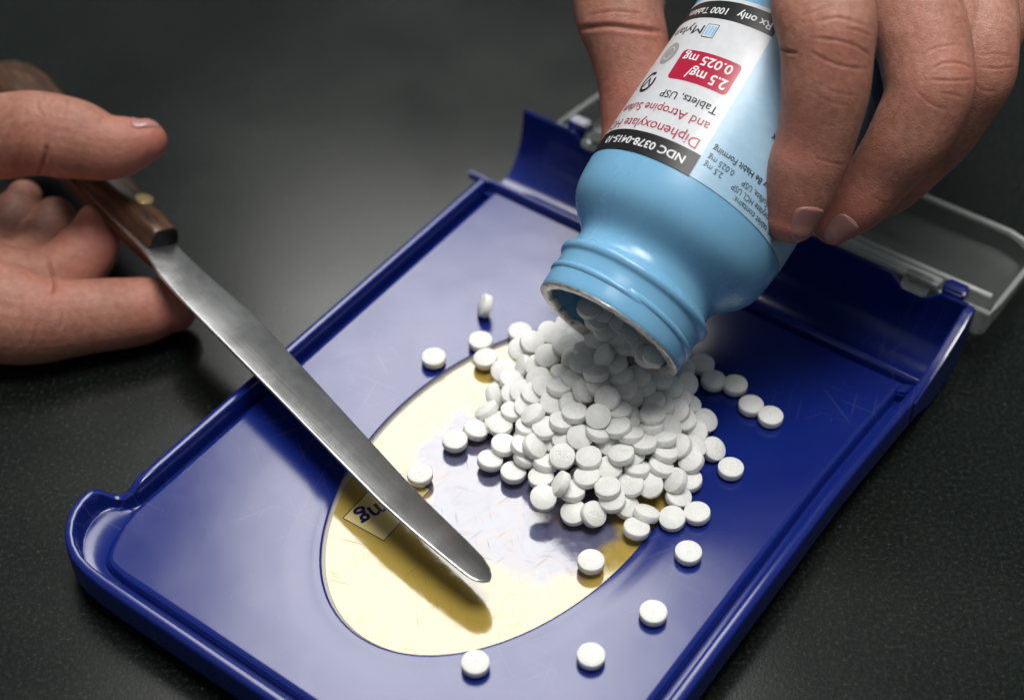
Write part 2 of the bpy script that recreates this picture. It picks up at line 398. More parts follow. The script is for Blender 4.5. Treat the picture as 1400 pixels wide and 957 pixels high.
def tray_body():
    sec_in = [(0, 0), (.35, 0), (.5, -.015), (.62, -.10), (.66, -.22)]   # unused template of the plate lip
    secs = []
    for i, (pe, ri, z) in enumerate(ST):
        d = ri - pe; L = np.linalg.norm(d); d = d / L
        inn = pe - d * .16
        def q(t, zz, extra=0.0):   # t = 0 plate edge .. 1 rim crest
            p = pe + d * (L * t + extra); return np.array([p[0], p[1], zz])
        low = min(-.26, z - .30)
        flat = max(0.0, (L - .40))            # wide channel in the spout
        raw = [np.array([inn[0], inn[1], 0]), q(0, 0, -.12), q(0, -.03, -.03), q(0, -.11, .03), q(0, -.26, .05)]
        if flat > .05:
            raw += [q(.45, -.29), q(.80, -.26)]
        else:
            raw += [q(0, -.29, .10)]
        raw += [q(1, low, -.09), q(1, z - .10, -.02), q(1, z, .0), q(1, z + .02, .07), q(1, z + .02, .17), q(1, z - .03, .25), q(1, z - .16, .28), q(1, z - .55, .29), q(1, -.62 if z > .1 else min(-.62, z - .6), .29), q(1, -.64 if z > .1 else min(-.64, z - .62), .22), q(1, -.40 if z > .1 else z - .3, .18)]
        if flat <= .05: raw.insert(6, q(0, -.29, .12))
        secs.append(chaikin(raw, 2))
    # resample by count (all sections have the same number of points)
    m = len(secs[0]); assert all(len(s) == m for s in secs), [len(s) for s in secs]
    vs = [TR(p[0], p[1], p[2]) for s in secs for p in s]
    fs = grid_faces(len(secs), m)
    # the top of the plate, from the oval opening out to the lip
    loop = [s[0][:2] for s in secs] 
    back = [np.array([u_, .05]) for u_ in np.linspace(13.27, .33, 18)][1:-1]
    poly = [np.array(p) for p in loop] + back
    c = np.array(OVC)
    def edge_pt(an):
        dr = np.array([math.cos(an), math.sin(an)]); best = 1e9
        for a, b in zip(poly, poly[1:] + poly[:1]):
            e = b - a; den = dr[0] * e[1] - dr[1] * e[0]
            if abs(den) < 1e-9: continue
            w = a - c
            t = (w[0] * e[1] - w[1] * e[0]) / den; s = (w[0] * dr[1] - w[1] * dr[0]) / den
            if t > 0 and -1e-6 <= s <= 1 + 1e-6: best = min(best, t)
        return best
    angs = sorted([math.atan2(*(p - c)[::-1]) for p in poly] + list(np.linspace(-math.pi, math.pi, 161)[:-1]))
    n = len(angs); base = len(vs); rings = []
    prof = [(1.0, -.20, 0), (1.0, -.035, 0), (1.012, -.022, 0), (1.05, -.030, 0), (1.10, -.022, 0), (1.15, -.006, 0), (1.20, 0, 0), (.5, 0, 1), (1.0, 0, 1)]
    for f_, z, mode in prof:
        for an in angs:
            r0 = 1 / math.sqrt((math.cos(an) / OVA) ** 2 + (math.sin(an) / OVB) ** 2)
            R_ = edge_pt(an)
            r1 = min(r0 * 1.20, (r0 + R_) / 2)
            if mode == 0: r = r0 + (r1 - r0) * (f_ - 1) / .2
            else: r = r1 + (R_ - r1) * f_
            vs.append(TR(c[0] + r * math.cos(an), c[1] + r * math.sin(an), z))
    fs += grid_faces(len(prof), n, True, base)
    k0 = len(fs) - (len(prof) - 1) * n
    return vs, fs, [1 if k0 <= i < k0 + n else 0 for i in range(len(fs))]
tv, tf, tm = tray_body()
body = fix_normals(mesh_obj('tray_body', tv, tf, [M_TRAY, M_RECESS], tray, midx=tm))

# the trough behind the plate: scoop profile swept along the back edge
def trough():
    inner = chaikin([(.22, 0), (.12, -.01), (.05, -.08), (.02, -.20), (-.10, -.22), (-.14, -.05), (-.20, .12), (-.30, .14), (-.40, .02), (-.5, -.35), (-.8, -.78), (-1.25, -.95), (-1.75, -.86), (-2.15, -.5), (-2.38, .1), (-2.46, .65), (-2.5, 1.08)], 2)
    outer = chaikin([(-2.55, 1.13), (-2.64, 1.10), (-2.66, .6), (-2.56, .0), (-2.3, -.62), (-1.8, -1.02), (-1.2, -1.08), (-.6, -.98), (-.3, -.6), (-.1, -.4)], 2)
    prof = inner + outer
    us = [-.52] + list(np.linspace(-.46, 13.86, 40))
    vs = []
    for k, u_ in enumerate(us):
        for (v_, z) in prof:
            notch = 0.0
            if z > .62 and (1.55 < u_ < 2.5): notch = min(.40, z - .62)
            if z > .75 and (11.9 < u_ < 13.0): notch = min(.35, z - .75)
            lean = 0.0
            vs.append(TR(u_, v_, z - notch))
    m = len(prof)
    fs = grid_faces(len(us), m)
    fs.append(tuple(range(m))); fs.append(tuple((len(us) - 1) * m + j for j in range(m))[::-1])
    return vs, fs
xv, xf = trough()
sharp(fix_normals(mesh_obj('trough', xv, xf, M_TRAY, tray)), 50)
def slab(name, outline_uvz, thick, mt, parent, axis=(1, 0)):
    """extrude an outline given as (u,v,z) by thick centimetres along tray axis"""
    n = len(outline_uvz)
    vs = [TR(*p) for p in outline_uvz] + [TR(p[0] + axis[0] * thick, p[1] + axis[1] * thick, p[2]) for p in outline_uvz]
    fs = [tuple(range(n))[::-1], tuple(range(n, 2 * n))] + [(i, (i + 1) % n, n + (i + 1) % n, n + i) for i in range(n)]
    o = fix_normals(mesh_obj(name, vs, fs, mt, parent, smooth=True))
    bm = bmesh.new(); bm.from_mesh(o.data)
    bmesh.ops.bevel(bm, geom=list(bm.edges), offset=.0006, segments=2, affect='EDGES', clamp_overlap=True)
    bm.to_mesh(o.data); bm.free()
    return sharp(o, 45)
# closed end wall on the right of the trough
end_out = [(13.80, .75, .27), (13.80, -.2, .36), (13.80, -1.0, .56), (13.80, -1.8, .82), (13.80, -2.45, 1.05), (13.80, -2.68, 1.05), (13.80, -2.68, .4), (13.80, -2.55, -.1), (13.80, -2.3, -.62), (13.80, -1.85, -1.0), (13.80, -1.3, -1.09), (13.80, -.7, -1.05), (13.80, -.2, -.85), (13.80, .25, -.62), (13.80, .75, -.5)]
slab('end_wall', end_out, .27, M_TRAY, tray)
slab('corner_tab', [(-.62, .18, .28), (-.62, .36, .26), (-.1, .36, .12), (-.1, .18, .14)], .0, M_TRAY, tray) if False else None
slab('corner_tab', [(-.75, .02, .05), (-.75, .02, .34), (-.05, .02, .30), (-.05, .02, .0)], .16, M_TRAY, tray, (0, -1))
slab('corner_web', [(13.30, .40, -.02), (13.30, .40, -.34), (13.78, .40, -.34), (13.78, .40, .20), (13.55, .40, .02)], .46, M_TRAY, tray, (0, -1))
# hinge knuckles moulded on the back of the trough
for u0, z0 in ((.98, 1.0), (13.05, .95)):
    slab('hinge_knuckle', [(u0, -2.62, z0 - .2), (u0, -2.62, z0 + .28), (u0, -2.75, z0 + .36), (u0, -3.0, z0 + .36), (u0, -3.12, z0 + .22), (u0, -3.05, z0 - .12), (u0, -2.85, z0 - .25)], .62, M_TRAY, tray)

# printed oval insert
def oval_insert():
    vs = []; n = 128
    rad = [0.0001, .25, .5, .75, .955, .986]
    for r in rad:
        for k in range(n):
            a = 2 * math.pi * k / n
            vs.append(TR(OVC[0] + .05 + OVA * r * math.cos(a), OVC[1] + .02 + OVB * r * math.sin(a), -.10))
    for k in range(n):
        a = 2 * math.pi * k / n
        vs.append(TR(OVC[0] + .05 + OVA * .986 * math.cos(a), OVC[1] + .02 + OVB * .986 * math.sin(a), -.22))
    return vs, grid_faces(len(rad) + 1, n, True)
iv, if_ = oval_insert()
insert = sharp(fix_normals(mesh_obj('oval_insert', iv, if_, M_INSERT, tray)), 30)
def recess_floor():
    vs = []; n = 128
    for r in (.90, 1.01):
        for k in range(n):
            a = 2 * math.pi * k / n
            vs.append(TR(OVC[0] + OVA * r * math.cos(a), OVC[1] + OVB * r * math.sin(a), -.125))
    return vs, grid_faces(2, n, True)
rv, rf = recess_floor()
mesh_obj('recess_rim', rv, rf, M_RECESS, tray)

# ---- lettering helper: text -> flat triangles, then mapped anywhere
def text_tris(body, bold=0.0, res=3):
    cu = bpy.data.curves.new('lettering', 'FONT')
    cu.body = body; cu.size = 1.0; cu.offset = bold; cu.resolution_u = res; cu.fill_mode = 'FRONT'
    ob = bpy.data.objects.new('lettering_source', cu); COL.objects.link(ob)
    dg = bpy.context.evaluated_depsgraph_get()
    me = ob.evaluated_get(dg).to_mesh()
    vs = np.array([v.co[:2] for v in me.vertices]); fs = [tuple(p.vertices) for p in me.polygons]
    ob.evaluated_get(dg).to_mesh_clear()
    bpy.data.objects.remove(ob); bpy.data.curves.remove(cu)
    return vs, fs
# "mg" in its ruled box on the insert (flat print)
def box_print():
    k = onz(525, 740, -.1); A = onz(472, 706, -.1); B = onz(544, 719, -.1)
    ex = (B - k) / np.linalg.norm(B - k); ey = (A - k); ey -= (ey @ ex) * ex; h = np.linalg.norm(ey); ey /= h
    return k, ex, ey, h
bk, bex, bey, bh = box_print()
def on_insert(x, y, dz): p = bk + bex * x + bey * y; return np.array([p[0], p[1], -.1 + dz])
BW = 1.9
quad = lambda x0, y0, x1, y1, dz: [on_insert(x0, y0, dz), on_insert(x1, y0, dz), on_insert(x1, y1, dz), on_insert(x0, y1, dz)]
panel = mesh_obj('printed_panel', quad(0, 0, BW, bh, .003), [(0, 1, 2, 3)], M_PRINT_PALE, insert, smooth=False)
lw = .028
lines_v = []; lines_f = []
for r_ in ((0, 0, BW, lw), (0, lw, lw, bh), (0, bh, BW, bh + lw), (BW, 0, BW + lw, bh + lw)):
    b_ = len(lines_v); lines_v += quad(*r_, .005); lines_f.append((b_, b_ + 1, b_ + 2, b_ + 3))
mesh_obj('printed_border', lines_v, lines_f, M_PRINT_LINE, insert, smooth=False)
tv2, tf2 = text_tris('mg', .022)
m0, m1 = onz(526, 691, -.1), onz(487, 712, -.1)       # where the word starts and ends
dirx = (m1 - m0); wlen = np.linalg.norm(dirx); dirx /= wlen
diry = np.array([-dirx[1], dirx[0], 0])
w0, w1 = tv2[:, 0].min(), tv2[:, 0].max(); ks = wlen / (w1 - w0)
base0 = onz(524, 683, -.1)
tverts = [base0 + dirx * (x - w0) * ks + diry * y * ks * 1.0 + np.array([0, 0, .006]) for x, y in tv2]
mesh_obj('printed_word', tverts, tf2, M_PRINT_NAVY, insert, smooth=False)

def cr_early(pts, per=5):
    p = np.array(pts, float); m = len(p); out = []
    for i in range(m):
        for k in range(per): out.append(p[i] + (p[(i + 1) % m] - p[i]) * k / per)
    return out
# ------------------------------------------------------------------ clear flip lid lying open behind the trough
def lid():
    # a shallow clear box, open side up, rounded ends: outline in tray u,v and wall height
    u0, u1, v0, v1 = .35, 14.35, -3.02, -7.1
    rr = 1.1; pts = []
    for cx, cy, a0 in ((u1 - rr, v1 + rr, -90), (u1 - .25, v0 - .25, 0), (u0 + .25, v0 - .25, 90), (u0 + rr, v1 + rr, 180)):
        r_ = rr if cy < -4 else .25
        for k in range(7):
            a = math.radians(a0 + 90 * k / 6); pts.append((cx + r_ * math.cos(a), cy + r_ * math.sin(a)))
    n = len(pts); cen = np.mean(pts, 0)
    def zb(v_): return -.75 + .17 * (v_ + 7.1) * .6
    vs = []
    def ring(s, dz):
        for p in pts:
            q = cen + (np.array(p) - cen) * s + 0
            vs.append(TR(q[0], q[1], zb(q[1]) + dz))
    inset = lambda d: d
    for dz, off in ((.85, .0), (.87, .06), (.85, .13), (.2, .13), (.13, .25), (.12, 1.0), (.0, 1.0), (.0, .22), (.08, .04), (.3, .0)):
        for p in pts:
            q = np.array(p); d = q - cen; L = np.array([np.sign(d[0]) * min(off, abs(d[0])), np.sign(d[1]) * min(off, abs(d[1]))])
            q = q - L
            vs.append(TR(q[0], q[1], zb(p[1]) + dz))
    m = 10
    fs = grid_faces(m, n, True)
    # close the loop outer -> top, and the two floor sheets
    for j in range(n):
        k = (j + 1) % n
        fs.append(((m - 1) * n + j, (m - 1) * n + k, k, j))
    fs = [f for f in fs if not (5 * n <= f[0] < 6 * n and 6 * n <= f[2] < 7 * n)]
    fs.append(tuple(range(5 * n, 6 * n))); fs.append(tuple(range(6 * n, 7 * n))[::-1])
    return vs, fs
lv, lf = lid()
lid_o = sharp(fix_normals(mesh_obj('lid', lv, lf, M_CLEAR, tray)), 50)
def tube_path(pts, r, closed=True, n=8):
    p = [np.array(q, float) for q in pts]; m = len(p); vs = []
    for i in range(m):
        a = p[i - 1] if (i > 0 or closed) else p[i]; b = p[(i + 1) % m] if (i < m - 1 or closed) else p[i]
        t = b - a; t /= np.linalg.norm(t); s_ = np.cross(t, [0, 0, 1.0]); s_ /= np.linalg.norm(s_); w = np.cross(s_, t)
        for k in range(n):
            an = 2 * math.pi * k / n; vs.append(p[i] + s_ * r * math.cos(an) + w * r * math.sin(an))
    fs = grid_faces(m, n, True)
    if closed: fs += [((m - 1) * n + k, (m - 1) * n + (k + 1) % n, (k + 1) % n, k) for k in range(n)]
    else: fs += [tuple(range(n))[::-1], tuple((m - 1) * n + k for k in range(n))]
    return vs, fs
M_EDGE_GLINT = simple('acrylic_edge_painted_glint', (.50, .53, .50), .30, **{'Transmission Weight': .6, 'IOR': 1.46})  # clear lid edge; the light it catches is put into the whitish colour
M_ROD = simple('hinge_rod_painted_glint', (.80, .82, .79), .28, **{'Transmission Weight': .35, 'IOR': 1.46})  # clear plastic ridges, whitened to stand in for their bright streaks of light
LIDV = [TR(*p) for p in ((.35, -3.05, .62), (.35, -6.2, .20), (.6, -6.85, .14), (1.2, -7.1, .10), (13.3, -7.1, .10), (14.0, -6.85, .14), (14.35, -6.2, .20), (14.35, -3.05, .62))]
v_, f_ = tube_path(cr_early(LIDV), .09); mesh_obj('lid_rim', v_, f_, M_EDGE_GLINT, tray)
for vv, zz, rr_ in ((-2.98, 1.0, .15), (-3.32, .98, .09), (-2.74, 1.10, .045)):
    v_, f_ = tube_path([TR(a_, vv, zz) for a_ in np.linspace(1.75, 14.2 if vv < -3.2 else 12.9, 20)], rr_, False); fix_normals(mesh_obj('hinge_rod', v_, f_, M_ROD, tray))
for u0 in (1.65, 12.0):
    c_ = slab('lid_clip', [(u0, -2.30, .86), (u0, -2.35, 1.04), (u0, -2.75, 1.28), (u0, -3.05, 1.05), (u0, -3.12, .3), (u0, -2.95, .3), (u0, -2.85, .8)], .75, M_CLEAR, tray)

# ------------------------------------------------------------------ bottle
Mo = P(831, 452, 38.5)
ax = math.cos(math.asin(.2)) * (.56 * RX + .83 * UP) + .2 * FW; ax /= np.linalg.norm(ax)
vd = Mo - EYE; vd /= np.linalg.norm(vd)
E1 = -(vd - (vd @ ax) * ax); E1 /= np.linalg.norm(E1); E2 = np.cross(ax, E1)
def bpt(s, r, th):
    return Mo + ax * s + r * (math.cos(th) * E1 + math.sin(th) * E2)
bottle = thing('pill_bottle', bpt(5.5, 0, 0), 'light blue plastic medicine bottle held tipped, pouring white tablets from its open mouth', 'bottle')
def bottle_body():
    out = [(.02, 1.76), (0, 1.80), (0, 1.90), (.05, 1.945), (.30, 1.95), (.92, 1.95), (1.00, 1.97), (1.05, 2.03), (1.13, 2.065), (1.22, 2.045), (1.29, 1.96), (1.36, 1.90), (1.55, 1.865), (1.72, 1.875), (1.90, 1.98), (2.12, 2.22), (2.36, 2.45), (2.62, 2.585), (2.95, 2.65), (3.3, 2.675), (3.5, 2.685), (8.6, 2.69), (9.6, 2.69), (10.1, 2.62), (10.35, 2.4), (10.42, 1.9), (10.30, 1.2), (10.28, .01)]
    inn = [(10.1, .01), (10.1, 2.2), (9.7, 2.5), (3.4, 2.52), (2.7, 2.44), (2.2, 2.15), (1.85, 1.85), (1.6, 1.72), (.3, 1.70), (.06, 1.70)]
    prof = chaikin(out, 1) + chaikin(inn, 1)
    n = 96; vs = []
    for (s, r) in prof:
        for k in range(n):
            th = 2 * math.pi * k / n
            vs.append(bpt(s, r, th))
    fs = grid_faces(len(prof), n, True)
    m = len(prof)
    for k in range(n): fs.append(((m - 1) * n + k, (m - 1) * n + (k + 1) % n, (k + 1) % n, k))
    return vs, fs
bv, bf = bottle_body()
fix_normals(mesh_obj('bottle_body', bv, bf, M_BOTTLE, bottle))
def thread(t0, t1, s0, s1):
    n = 60; prof = [(-.10, -.02), (-.06, .035), (0, .056), (.06, .035), (.10, -.02)]; vs = []
    for i in range(n):
        f_ = i / (n - 1); th = math.radians(t0 + (t1 - t0) * f_); s = s0 + (s1 - s0) * f_
        k = min(1, min(f_, 1 - f_) * 9); k = k ** .6
        for ds, dr in prof: vs.append(bpt(s + ds, 1.95 + dr * k - (1 - k) * .015, th))
    return vs, grid_faces(n, 5)
for t0, t1, s0, s1 in ((-150, 12, .62, .52), (-5, 185, .60, .36), (-230, -170, .7, .6)):
    v_, f_ = thread(t0, t1, s0, s1); fix_normals(mesh_obj('screw_thread', v_, f_, M_BOTTLE, bottle))
def foil():
    rnd = random.Random(4); n = 150; vs = []
    o1 = [rnd.uniform(-1, 1) for _ in range(n)]; o2 = [rnd.uniform(-1, 1) for _ in range(n)]
    sm = lambda o, i: (o[i - 1] + 2 * o[i] + o[(i + 1) % n]) / 4
    for i in range(n):
        th = 2 * math.pi * i / n
        a, b = sm(o1, i), sm(o2, i)
        lowf = .5 + .5 * math.sin(3 * th + 1) * math.sin(5 * th)
        for s, r in ((.03 + .012 * a, 1.935), (.0, 1.935 + .008 * b), (-.018, 1.91 + .01 * a), (-.02 + .008 * b, 1.80), (-.02 + .01 * a, 1.70 - .02 * b), (.06 + .03 * b, 1.665 - .10 * max(0, lowf + .5 * b - .3)), (.12 + .05 * a, 1.66 - .14 * max(0, lowf + .6 * a - .3))):
            vs.append(bpt(s, r, th))
    fs = []
    m = 7
    for i in range(n):
        k = (i + 1) % n
        for j in range(m - 1): fs.append((i * m + j, k * m + j, k * m + j + 1, i * m + j + 1))
    return vs, fs
fv, ff = foil()
fix_normals(mesh_obj('foil_seal', fv, ff, M_FOIL, bottle))

# ---- label: everything is laid out on the unrolled cylinder, x = arc to the right (cm), s = distance from the mouth
LR = 2.70
def skew(s): return math.radians(-(s - 3.4) * .95)
def lab(th_deg, s, dr):
    return bpt(s, LR + dr, math.radians(th_deg) + skew(s))
def patch(name, th0, th1, s0, s1, dr, mt, parent, ns=2):
    nt = max(3, int(abs(th1 - th0) / 3) + 1); vs = []
    for i in range(ns):
        s = s0 + (s1 - s0) * i / (ns - 1)
        for j in range(nt): vs.append(lab(th0 + (th1 - th0) * j / (nt - 1), s, dr))
    return mesh_obj(name, vs, grid_faces(ns, nt), mt, parent)
WB = -8.5      # boundary between the white and the pale blue panel
label_o = patch('label', WB, 150, 3.44, 8.05, 0, M_LABEL_B, bottle, 6)
patch('white_panel', -190, WB, 3.44, 8.05, 0.0, M_LABEL_W, label_o, 6)
patch('black_band', -190, WB, 3.42, 4.0, .004, M_INK, label_o)
patch('black_band', -190, WB, 7.42, 7.95, .004, M_INK, label_o)
def wrap_flat(name, vs2, fs, dr, mt, parent):
    """cut flat artwork (degrees, s) into narrow strips and wrap it"""
    bm = bmesh.new()
    bv_ = [bm.verts.new((x, y, 0)) for x, y in vs2]
    for f in fs:
        try: bm.faces.new([bv_[i] for i in f])
        except ValueError: pass
    xs = [v.co.x for v in bm.verts]; lo, hi = min(xs), max(xs)
    x = math.ceil(lo / 2.5) * 2.5
    while x < hi:
        g = list(bm.verts) + list(bm.edges) + list(bm.faces)
        bmesh.ops.bisect_plane(bm, geom=g, plane_co=(x, 0, 0), plane_no=(1, 0, 0)); x += 2.5
    bm.verts.index_update()
    V_ = [lab(v.co.x, v.co.y, dr) for v in bm.verts]; F_ = [[v.index for v in f.verts] for f in bm.faces]
    bm.free()
    return mesh_obj(name, V_, F_, mt, parent, smooth=True)
def words(body, th0, th1, s_base, cap, mt, bold=0.0, dr=.007, slope=0.0):
    """lettering reading from angle th0 to th1 (upside down to the camera), baseline at s_base, capital height cap"""
    v2, f2 = text_tris(body, bold)
    x0, x1 = v2[:, 0].min(), v2[:, 0].max(); capf = .70
    pts = [(th0 + (th1 - th0) * (x - x0) / (x1 - x0), s_base - y * cap / capf + slope * (x - x0) / (x1 - x0)) for x, y in v2]
    return wrap_flat('lettering', pts, f2, dr, mt, label_o)
def rrect(th0, th1, s0, s1, r_s, n=6):
    rt = math.degrees(r_s / LR); pts = []
    for cx, cy, a0 in ((th1 - rt, s1 - r_s, 0), (th0 + rt, s1 - r_s, 90), (th0 + rt, s0 + r_s, 180), (th1 - rt, s0 + r_s, 270)):
        for k in range(n):
            a = math.radians(a0 + 90 * k / (n - 1)); pts.append((cx + rt * math.cos(a), cy + r_s * math.sin(a)))
    return pts
def disc(name, th, s, ro, ri, mt, dr=.006, a0=0, a1=360, n=40):
    d = math.degrees(1 / LR); vs = []; fs = []
    for k in range(n + 1):
        a = math.radians(a0 + (a1 - a0) * k / n)
        vs += [(th + ro * math.cos(a) * d, s + ro * math.sin(a)), (th + ri * math.cos(a) * d, s + ri * math.sin(a))]
    fs = [(2 * k, 2 * k + 2, 2 * k + 3, 2 * k + 1) for k in range(n)]
    return wrap_flat(name, vs, fs, dr, mt, label_o)
words('NDC 0378-0415-10', -14.6, -70.5, 3.80, .20, M_WHITETXT, .018)
words('Diphenoxylate HCl', -12.6, -79, 4.325, .27, M_REDTXT, .004)
words('and Atropine Sulfate', -12.6, -76, 4.80, .24, M_REDTXT, .004)
words('Tablets, USP', -12.8, -48.0, 5.22, .21, M_INK, .006)
disc('schedule_ring', -65.5, 5.46, .31, .225, M_INK, .007, 60, 385)
words('V', -61.5, -69.5, 5.60, .28, M_INK, 0.0)
rp = rrect(-50.8, -13.4, 5.56, 6.43, .12)
wrap_flat('dose_box', rp, [tuple(range(len(rp)))], .005, M_RED, label_o)
words('2.5 mg/', -15.8, -40.0, 5.93, .27, M_WHITETXT, .016, .010)
words('0.025 mg', -17.0, -48.2, 6.32, .25, M_WHITETXT, .016, .010)
disc('grey_stamp', -62.8, 6.34, .33, .001, M_GREY, .005)
words('GG', -58.5, -66.5, 6.30, .11, M_LABEL_W, .01, .008) if False else None
disc('stamp_mark', -62.8, 6.34, .20, .17, M_LABEL_W, .008, 20, 160)
disc('stamp_mark', -62.8, 6.34, .20, .17, M_LABEL_W, .008, 200, 340)
lp = rrect(-45.2, -37.2, 6.84, 7.24, .03)
wrap_flat('logo_frame', lp, [tuple(range(len(lp)))], .005, M_INK, label_o)
lp = rrect(-44.8, -37.6, 6.86, 7.22, .02)
wrap_flat('logo_field', lp, [tuple(range(len(lp)))], .007, M_LABEL_W, label_o)
for k in range(3):
    t0 = -43.6 + 2.1 * k
    wrap_flat('logo_bar', [(t0, 6.90), (t0 + 1.3, 6.90), (t0 + 1.3, 7.18), (t0, 7.18)], [(0, 1, 2, 3)], .009, M_CYAN, label_o)
words('Mylan', -46.6, -73.5, 7.18, .26, M_INK, .0)
words('Rx only', -11.5, -31.5, 7.74, .20, M_WHITETXT, .016)
words('1000 Tablets', -38, -70.5, 7.74, .19, M_WHITETXT, .012)
# pale blue side panel
words('Each tablet contains:', 50, 15.6, 3.66, .145, M_INK, .0)
words('Diphenoxylate HCl, USP', 49, 12.0, 3.87, .145, M_INK, .0)
words('2.5 mg', 5.4, -5.4, 3.92, .145, M_INK, .0)
words('Atropine Sulfate, USP', 49, 15.6, 4.09, .145, M_INK, .0)
words('0.025 mg', 9.8, -5.4, 4.13, .145, M_INK, .0)
words('Warning: May Be Habit Forming', 49, -5.4, 4.42, .155, M_INK, .014, .007, -.04)
words('Rx', 21, 16.5, 5.45, .2, M_INK, .01)

# ------------------------------------------------------------------ tablets
def pill_mesh(name, marks):
    """biconvex disc, 6.4 mm across; one face carries a debossed M over 15"""
    R_, he, dome = .32, .088, .076
    segs = []
    if marks:
        def L(*p): segs.extend(list(zip(p[:-1], p[1:])))
        L((-.085, .02), (-.085, .16), (0, .06), (.085, .16), (.085, .02))
        L((-.075, -.07), (-.05, -.045), (-.05, -.17))
        L((.085, -.045), (.01, -.045), (.005, -.10), (.05, -.095), (.085, -.12), (.07, -.16), (.03, -.175), (-.005, -.155))
    nr, na = (22, 60) if marks else (8, 40)
    vs = []; fs = []
    def top(r): return he + dome * (1 - (r / R_) ** 2)
    rs = [R_ * .975 * (i / nr) for i in range(1, nr + 1)]
    rings = []
    for side in (1, -1):
        for r in (rs if side == 1 else rs[::-1]):
            ring = []
            for k in range(na):
                a = 2 * math.pi * k / na; x, y = r * math.cos(a), r * math.sin(a); z = top(r)
                if marks and side == 1:
                    p = np.array([x, y]); dm = 1.0
                    for q0, q1 in segs:
                        q0_, q1_ = np.array(q0), np.array(q1); e = q1_ - q0_
                        t = min(1, max(0, ((p - q0_) @ e) / (e @ e))); dm = min(dm, np.linalg.norm(p - q0_ - e * t))
                    z -= .013 * math.exp(-(dm / .014) ** 2)
                ring.append((x, y, z * side))
            rings.append(ring)
        if side == 1:
            rings.append([(R_ * math.cos(2 * math.pi * k / na), R_ * math.sin(2 * math.pi * k / na), he - .012) for k in range(na)])
            rings.append([(R_ * math.cos(2 * math.pi * k / na), R_ * math.sin(2 * math.pi * k / na), -he + .012) for k in range(na)])
    for r in rings: vs += r
    fs = grid_faces(len(rings), na, True)
    c0 = len(vs); vs.append((0, 0, top(0))); vs.append((0, 0, -top(0)))
    for k in range(na):
        fs.append((c0, k, (k + 1) % na))
        fs.append((c0 + 1, (len(rings) - 1) * na + (k + 1) % na, (len(rings) - 1) * na + k))
    me = bpy.data.meshes.new(name)
    me.from_pydata([(x * SC, y * SC, z * SC) for x, y, z in vs], [], fs)
    me.materials.append(M_PILL); me.polygons.foreach_set('use_smooth', [True] * len(me.polygons)); me.update()
    bm = bmesh.new(); bm.from_mesh(me); bmesh.ops.recalc_face_normals(bm, faces=bm.faces)
    for e in bm.edges:
        if len(e.link_faces) == 2 and e.calc_face_angle(0) > math.radians(32): e.smooth = False
    bm.to_mesh(me); bm.free()
    return me
PILL = pill_mesh('tablet', True)
